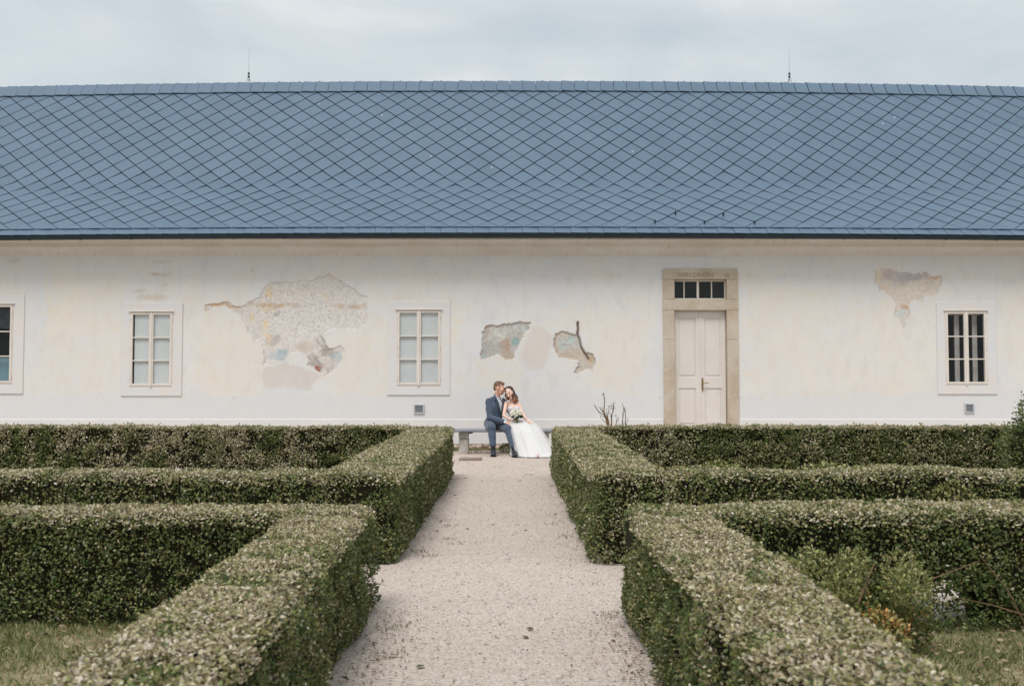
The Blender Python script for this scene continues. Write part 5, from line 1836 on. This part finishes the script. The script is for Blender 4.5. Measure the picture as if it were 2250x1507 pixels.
fuse('jacket', b, [SUIT], groom, 0.0075, 4, wrinkle(0.0055, 8, 14), in_vee)
b = MB()
for pts in (((1087, 864), (1090.5, 872), (1095.0, 882), (1098.2, 893), (1100.6, 906), (1096, 897), (1090.5, 886), (1091.5, 881), (1087.5, 877), (1085, 868)),
            ((1105.5, 872), (1104.5, 881), (1102.6, 896), (1101.6, 906), (1104.5, 900), (1107, 888), (1106, 884), (1108, 880), (1107, 873))):
    f_ = [H(x, y, 18.575 + 0.06 * max(0, (876 - y)) / 14) for x, y in pts]
    n = len(f_)
    b.add(f_ + [p + Vector((0, 0.010, 0)) for p in f_], [tuple(range(n)), tuple(range(2 * n - 1, n - 1, -1))] + [(i, n + i, n + (i + 1) % n, (i + 1) % n) for i in range(n)])
b.build('lapel', SUIT2, groom)
# trousers
b = MB()
b.ell(pel + Vector((0, 0.01, -0.01)), (0.182, 0.14, 0.105))
for a, k, c in ((hipL, kneeA, ankA), (hipR, kneeB, ankB)):
    b.capsule(a, k, 0.105, 0.083, 16); b.capsule(k + Vector((0, .01, 0)), c + (k - c).normalized() * 0.12, 0.080, 0.058, 16)
    b.capsule(c + (k - c).normalized() * 0.14, c + (k - c).normalized() * 0.098, 0.060, 0.058, 16)
fuse('trousers', b, [SUIT], groom, 0.0075, 3, wrinkle(0.0045, 7, 24, (1, 1, 0.8)))
for c, toe in ((ankA, Vector((0.012, -1, 0))), (ankB, Vector((0.10, -1, 0)))):
    toe.normalize()
    k_ = (kneeA if c is ankA else kneeB)
    up_ = (k_ - c).normalized()
    b = MB().capsule(c + up_ * 0.09, c + Vector((0, -0.003, -0.015)), 0.043, 0.045)
    b.capsule(c + Vector((0, -0.005, -0.015)), c + Vector((0, -0.05, -0.05)), 0.044, 0.040)
    b.build('sock', SOCK, groom, smooth=True)
    g0 = Vector((c.x, c.y, 0))
    heel, ball, tip = g0 - toe * 0.035, g0 + toe * 0.13, g0 + toe * 0.205
    b = MB()
    b.capsule(heel + Vector((0, 0, .062)), g0 + toe * 0.02 + Vector((0, 0, .074)), 0.048, 0.054)
    b.capsule(g0 + toe * 0.02 + Vector((0, 0, .08)), ball + Vector((0, 0, .056)), 0.054, 0.052)
    b.capsule(ball + Vector((0, 0, .052)), tip + Vector((0, 0, .044)), 0.052, 0.040)
    fl = lambda co, no: np.c_[co[:, :2], np.maximum(co[:, 2], 0.020)]
    sh = fuse('shoe', b, [SHOE], groom, 0.005, 3, fl)
    b = MB()
    side_ = Vector((-toe.y, toe.x, 0))
    out = []
    for t, w in ((-0.083, 0.016), (-0.066, 0.038), (0.0, 0.046), (0.06, 0.046), (0.13, 0.056), (0.19, 0.052), (0.232, 0.036), (0.252, 0.014)):
        out.append((t, w))
    ring = [g0 + toe * t + side_ * w for t, w in out] + [g0 + toe * t - side_ * w for t, w in out[::-1]]
    n = len(ring)
    b.add([p + Vector((0, 0, .002)) for p in ring] + [p + Vector((0, 0, .024)) for p in ring], [tuple(range(n))[::-1], tuple(range(n, 2 * n))] + [(i, (i + 1) % n, n + (i + 1) % n, n + i) for i in range(n)])
    b.build('sole', SOLE, sh)
    b = MB()
    for k in range(4):
        p = g0 + toe * (0.045 + k * 0.022) + Vector((0, 0, 0.112 - k * 0.008))
        b.tube([p - side_ * 0.02, p + Vector((0, 0, .004)), p + side_ * 0.02], 0.0035, 5)
    b.build('lace', SOCK, sh)

# ------------------------------------------------ bride
BY = 18.66
bride = thing('person', (at(1132, 950, BY).x, BY, 0), 'woman in strapless white wedding dress leaning on the man and holding flowers', 'person')
hipC = H(1134, 930, 18.70)
waist = H(1131.5, 914, 18.66)
bust = H(1129, 898, 18.62)
neckW = H(1125.0, 880.0, 18.64)
hw = H(1119.8, 863.5, 18.61)
fwW = Vector((-0.28, -0.93, -0.22)); upW = Vector((-0.42, -0.02, 0.90))
sA, sB = H(1112.0, 886.0, 18.62), H(1139.5, 888.5, 18.68)
eA, wA = H(1106.8, 913.0, 18.48), H(1126.5, 925.0, 18.30)
eB, wB = H(1148.5, 910.5, 18.52), H(1159.0, 922.5, 18.30)
b = MB()
b.ell(hipC, (0.16, 0.12, 0.12)); b.capsule(hipC, waist, 0.12, 0.095); b.capsule(waist, bust, 0.095, 0.105)
b.ell(bust, (0.125, 0.085, 0.10)); b.ell((sA + sB) / 2 + Vector((0, 0.0, -0.01)), (0.125, 0.062, 0.055))
b.capsule((sA + sB) / 2, neckW, 0.055, 0.046); b.capsule(neckW, hw + Vector((0.018, 0.01, -0.06)), 0.044, 0.042)
for sd in (-1, 1):
    b.ell(bust + Vector((sd * 0.052, -0.058, 0.015)), (0.055, 0.050, 0.052))
for k in (Vector((-0.02, -0.40, -0.06)), Vector((0.12, -0.38, -0.08))):
    b.capsule(hipC, hipC + k, 0.08, 0.055); b.capsule(hipC + k, hipC + k + Vector((0.1, -0.05, -0.36)), 0.05, 0.035)
for s_, e_, w_ in ((sA, eA, wA), (sB, eB, wB)):
    b.capsule(s_, e_, 0.039, 0.030); b.capsule(e_, w_, 0.030, 0.020)
hdA = H(1138.5, 921.5, 18.24) - wA
hand(b, wA, hdA, Vector((0.15, 0.5, -0.8)), 1, 1.05, 0.88)
hand(b, wB, H(1172, 931, 18.22) - wB, Vector((-.1, 0.3, -1)), -1, 0.3, 0.85)
PW, RW = head(b, hw, fwW, upW, 1.0, True)
fuse('body', b, [SKIN_W], bride, 0.0053, 3)
for sd in (-1, 1):
    b = MB()
    b.tube([PW(sd * 0.015, 0.090, -0.003), PW(sd * 0.031, 0.092, -0.009), PW(sd * 0.047, 0.082, -0.002)], 0.0030, 6)
    b.build('eyelash', LASH, bride)
    MB().tube([PW(sd * 0.014, 0.096, 0.026), PW(sd * 0.032, 0.095, 0.033), PW(sd * 0.052, 0.080, 0.025)], 0.0030, 6).build('eyebrow', LASH, bride)
b = MB()
b.tube([PW(-0.026, 0.088, -0.052), PW(-0.012, 0.0975, -0.059), PW(0, 0.0985, -0.060), PW(0.012, 0.0975, -0.059), PW(0.026, 0.088, -0.052)], [.002, .006, .0065, .006, .002], 7)
b.build('lips', LIP, bride)
# hair: parted, swept back from the face, long waves to the shoulders
b = MB()
b.ell(PW(0, -0.035, 0.045), (0.086, 0.092, 0.085), RW, 20, 12)
b.ell(PW(0, -0.065, -0.01), (0.084, 0.056, 0.085), RW, 16, 10)


def lock(pts, r0, r1, w, ph):
    P = []
    n_ = 12
    for i in range(n_):
        t = i / (n_ - 1)
        # quadratic through the three points
        a, m_, c = (Vector(q) for q in pts)
        p = a * (1 - t) ** 2 + m_ * 2 * t * (1 - t) + c * t * t
        p += Vector((math.sin(ph + t * 9) * w * t, math.cos(ph + t * 9) * w * t, 0))
        P.append(p)
    rr = [r0 + (r1 - r0) * t + 0.010 * math.sin(t * math.pi) for t in np.linspace(0, 1, n_)]
    b.tube(P, rr, 8)


for k in range(9):                                            # her left side, hanging free on the right
    f_ = k / 8
    root_p = PW(0.050 + 0.030 * f_, 0.045 - 0.10 * f_, 0.080 - 0.03 * f_)
    m_ = H(1132.5 + 7.5 * f_, 864 + 2 * f_, 18.56 + 0.12 * f_)
    e_ = H(1127.5 + 10.5 * f_, 885.5 - 1.5 * abs(f_ - .45) * 4, 18.53 + 0.15 * f_)
    lock((root_p, m_, e_), 0.018, 0.013, 0.020, k * 1.3)
for k in range(6):                                            # tucked between the two heads
    f_ = k / 5
    root_p = PW(-0.05 - 0.025 * f_, 0.02 - 0.08 * f_, 0.060 - 0.02 * f_)
    m_ = H(1107.5 + 2.0 * f_, 866 + 2 * f_, 18.60 + 0.10 * f_)
    e_ = H(1113.5 + 4.5 * f_, 878.5, 18.555 + 0.12 * f_)
    lock((root_p, m_, e_), 0.014, 0.012, 0.008, k * 1.1)
hr = fuse('hair', b, [HAIR_W], bride, 0.0045, 1, lambda co, no: co + no * ((fbm(co * np.array([1, 1, .35]), 110, 8, 2) - 0.5)[:, None] * 0.010))
co = np.zeros(len(hr.data.vertices) * 3); hr.data.vertices.foreach_get('co', co); co = co.reshape(-1, 3)
z_hi, z_lo = H(1125, 868, 18.6).z, H(1125, 880, 18.6).z
dye = 0.85 * np.clip((z_hi - co[:, 2]) / (z_hi - z_lo) + (fbm(co, 30, 5, 2) - 0.5) * 0.9, 0, 1)
a = hr.data.attributes.new('dye', 'FLOAT', 'POINT'); a.data.foreach_set('value', dye.astype(np.float32))
# bodice with sweetheart neckline
b = MB()
b.capsule(hipC + Vector((0, 0, 0.04)), waist, 0.128, 0.104); b.capsule(waist, bust + Vector((0, 0, -0.01)), 0.104, 0.112)
b.ell(bust + Vector((0, 0, -0.01)), (0.134, 0.094, 0.085))
for sd in (-1, 1):
    b.ell(bust + Vector((sd * 0.052, -0.060, 0.012)), (0.062, 0.057, 0.058))


def above_neck(cn, nn):
    x = cn.x - bust.x
    lim = bust.z + 0.048 - 0.035 * math.exp(-(x / 0.022) ** 2) - 0.10 * max(0, cn.y - bust.y) - max(0, abs(x) - 0.09) * 0.3
    return cn.z > lim


fuse('bodice', b, [LACE], bride, 0.006, 3, wrinkle(0.0022, 22, 31), above_neck)
MB().ell(waist + Vector((0, -0.002, 0.0)), (0.122, 0.112, 0.022)).build('waistband', LACE, bride, smooth=True)
# skirt: layers of tulle falling from the waist over the lap to the gravel
def skirt_layer(name, grow, seed, fold, zlift):
    keys = [  # z, centre x, centre y, rx, ry
        (waist.z - 0.005, waist.x, waist.y, 0.118, 0.108),
        (waist.z - 0.045, waist.x + 0.03, waist.y - 0.05, 0.165, 0.16),
        (waist.z - 0.10, waist.x + 0.085, waist.y - 0.16, 0.225, 0.27),
        (waist.z - 0.17, waist.x + 0.140, waist.y - 0.25, 0.270, 0.34),
        (waist.z - 0.28, waist.x + 0.200, waist.y - 0.34, 0.300, 0.38),
        (0.24, waist.x + 0.270, waist.y - 0.44, 0.340, 0.42),
        (0.10, waist.x + 0.330, waist.y - 0.51, 0.380, 0.46),
        (0.03, waist.x + 0.372, waist.y - 0.55, 0.425, 0.49),
        (0.008, waist.x + 0.400, waist.y - 0.57, 0.460, 0.52)]
    na, nr_ = 128, 46
    kz = np.linspace(0, len(keys) - 1, nr_)
    K = np.array(keys)
    Vv = []
    for i, t in enumerate(kz):
        j = min(int(t), len(keys) - 2); f_ = t - j
        p0, p1 = K[j], K[j + 1]
        z, cx, cy, rx, ry = p0 + (p1 - p0) * f_
        prog = t / (len(keys) - 1)
        th = np.linspace(0, 2 * np.pi, na, endpoint=False)
        q = np.c_[np.cos(th) * 2.2, np.sin(th) * 2.2, np.full(na, prog * 0.9)]
        fo = (vnoise(q, 3.4, seed) - 0.5) * 2 * fold * prog ** 0.7 + (vnoise(q, 8.0, seed + 3) - 0.5) * fold * 0.9 * prog ** 0.7
        r_ = 1 + grow + fo
        x, y = cx + rx * np.cos(th) * r_, cy + ry * np.sin(th) * r_
        zz = z + zlift * prog + (vnoise(q, 5, seed + 9) - 0.5) * 0.03 * prog * (1 - prog)
        if z < 0.05: zz = np.maximum(zz, 0.006 + (vnoise(q, 6, seed + 5)) * 0.02)
        Vv.append(np.c_[x, y, zz * np.ones(na)])
    V = np.concatenate(Vv)
    Fq = []
    for i in range(nr_ - 1):
        for k in range(na):
            a_, c_ = i * na + k, i * na + (k + 1) % na
            Fq.append((a_, a_ + na, c_ + na, c_))
    return np_mesh(name, V, np.array(Fq), [TULLE], parent=bride, smooth=True)


skirt_layer('skirt', 0.0, 40, 0.045, 0.0)
ov = skirt_layer('overskirt', 0.085, 60, 0.10, 0.016)
sheer, st_, sb_ = new_mat('sheer_tulle')
sb_.inputs['Base Color'].default_value = (0.89, 0.885, 0.875, 1); sb_.inputs['Roughness'].default_value = 0.8
tt_ = N(st_, 'ShaderNodeBsdfTransparent'); mm_ = N(st_, 'ShaderNodeMixShader'); mm_.inputs[0].default_value = 0.42
st_.links.new(tt_.outputs[0], mm_.inputs[1]); st_.links.new(sb_.outputs[0], mm_.inputs[2]); st_.links.new(mm_.outputs[0], st_.nodes['Material Output'].inputs[0])
ov.data.materials.clear(); ov.data.materials.append(sheer)
# toe of her shoe and a flounce at the hem
b = MB()
p = Vector((waist.x + 0.40, 17.56, 0.0))
fuse('shoe', MB().capsule(p + Vector((0.0, 0.10, .05)), p + Vector((0.0, -0.02, .035)), 0.030, 0.022), [simple('bride_shoe', s2l(206, 178, 168), None, rough=0.4)], bride, 0.005, 2)

# ------------------------------------------------ bouquet
bq = H(1134.0, 908.5, 18.22)
bouquet = thing('bouquet', bq - Vector((0, 0, 0.12)), 'round white rose bouquet with dark leaves held in the woman\'s hand', 'bouquet')
ROSE = simple('white_rose', (0.90, 0.88, 0.81, 1), (0.84, 0.80, 0.71, 1), 30, 0.6, 0.2)
axis = Vector((-0.18, -0.35, 1)).normalized()


def rose(c, ax, r):
    b = MB()
    ax = ax.normalized()
    u = ax.orthogonal().normalized(); w = ax.cross(u)
    b.ell(c, (r * .72, r * .72, r * .72), None, 10, 7)
    for ringk, (nk, rad, hh, op) in enumerate(((4, .55, .75, .15), (6, .85, .55, .45))):
        for k in range(nk):
            t = 2 * math.pi * (k + ringk * .5) / nk
            dr = u * math.cos(t) + w * math.sin(t)
            tg = ax.cross(dr)
            pts = []
            for s_, wd, out_ in ((-.5, .35, .55), (0.1, .6, rad), (hh, .45, rad + op * .35)):
                for v_ in (-1, 0, 1):
                    pts.append(c + dr * r * (out_ - .12 * v_ * v_) + tg * r * wd * v_ + ax * r * s_)
            b.add(pts, [(0, 1, 4, 3), (1, 2, 5, 4), (3, 4, 7, 6), (4, 5, 8, 7)])
    b.build('rose', ROSE, bouquet, smooth=True)


for k in range(22):
    z_ = 1 - (k + .5) / 22 * 0.95
    t = k * 2.399
    rr = math.sqrt(1 - z_ * z_)
    u = axis.orthogonal().normalized(); w = axis.cross(u)
    d_ = axis * z_ * 0.85 + (u * math.cos(t) + w * math.sin(t)) * rr
    rose(bq + Vector((d_.x * 0.096, d_.y * 0.096, d_.z * 0.066)), d_, 0.034)
m_ = 70
u, w = np.array(axis.orthogonal().normalized()), np.array(axis.cross(axis.orthogonal().normalized()))
t = rng.uniform(0, 6.28, m_)
rad = rng.uniform(0.02, 0.085, m_)
pp = np.array(bq) - np.array(axis) * rng.uniform(0.035, 0.075, (m_, 1)) + (np.cos(t)[:, None] * u + np.sin(t)[:, None] * w) * rad[:, None]
v_, f_ = leaf_geo(pp, (np.cos(t)[:, None] * u + np.sin(t)[:, None] * w) - np.array(axis) * 0.3, rng.normal(0, 1, (m_, 3)), rng.uniform(.03, .06, m_), HEX)
np_mesh('bouquet_leaf', v_, f_, [M['leaf']], np.array([(0.03, 0.05, 0.018), (0.045, 0.075, 0.025)])[rng.integers(0, 2, m_)], bouquet, kind='stuff')
b = MB()
gx_ = H(1137.5, 934, 18.20)
for k in range(9):
    a_ = k * 0.7
    o_ = Vector((math.cos(a_), math.sin(a_), 0)) * 0.012
    b.tube([bq - Vector((0, 0, 0.02)) + o_ * 1.5, bq.lerp(gx_, 0.5) + o_ * 0.8, gx_ + o_ * 1.6], 0.005, 6)
b.build('flower_stem', simple('flower_stem', (0.09, 0.15, 0.05, 1), None, rough=0.6), bouquet)
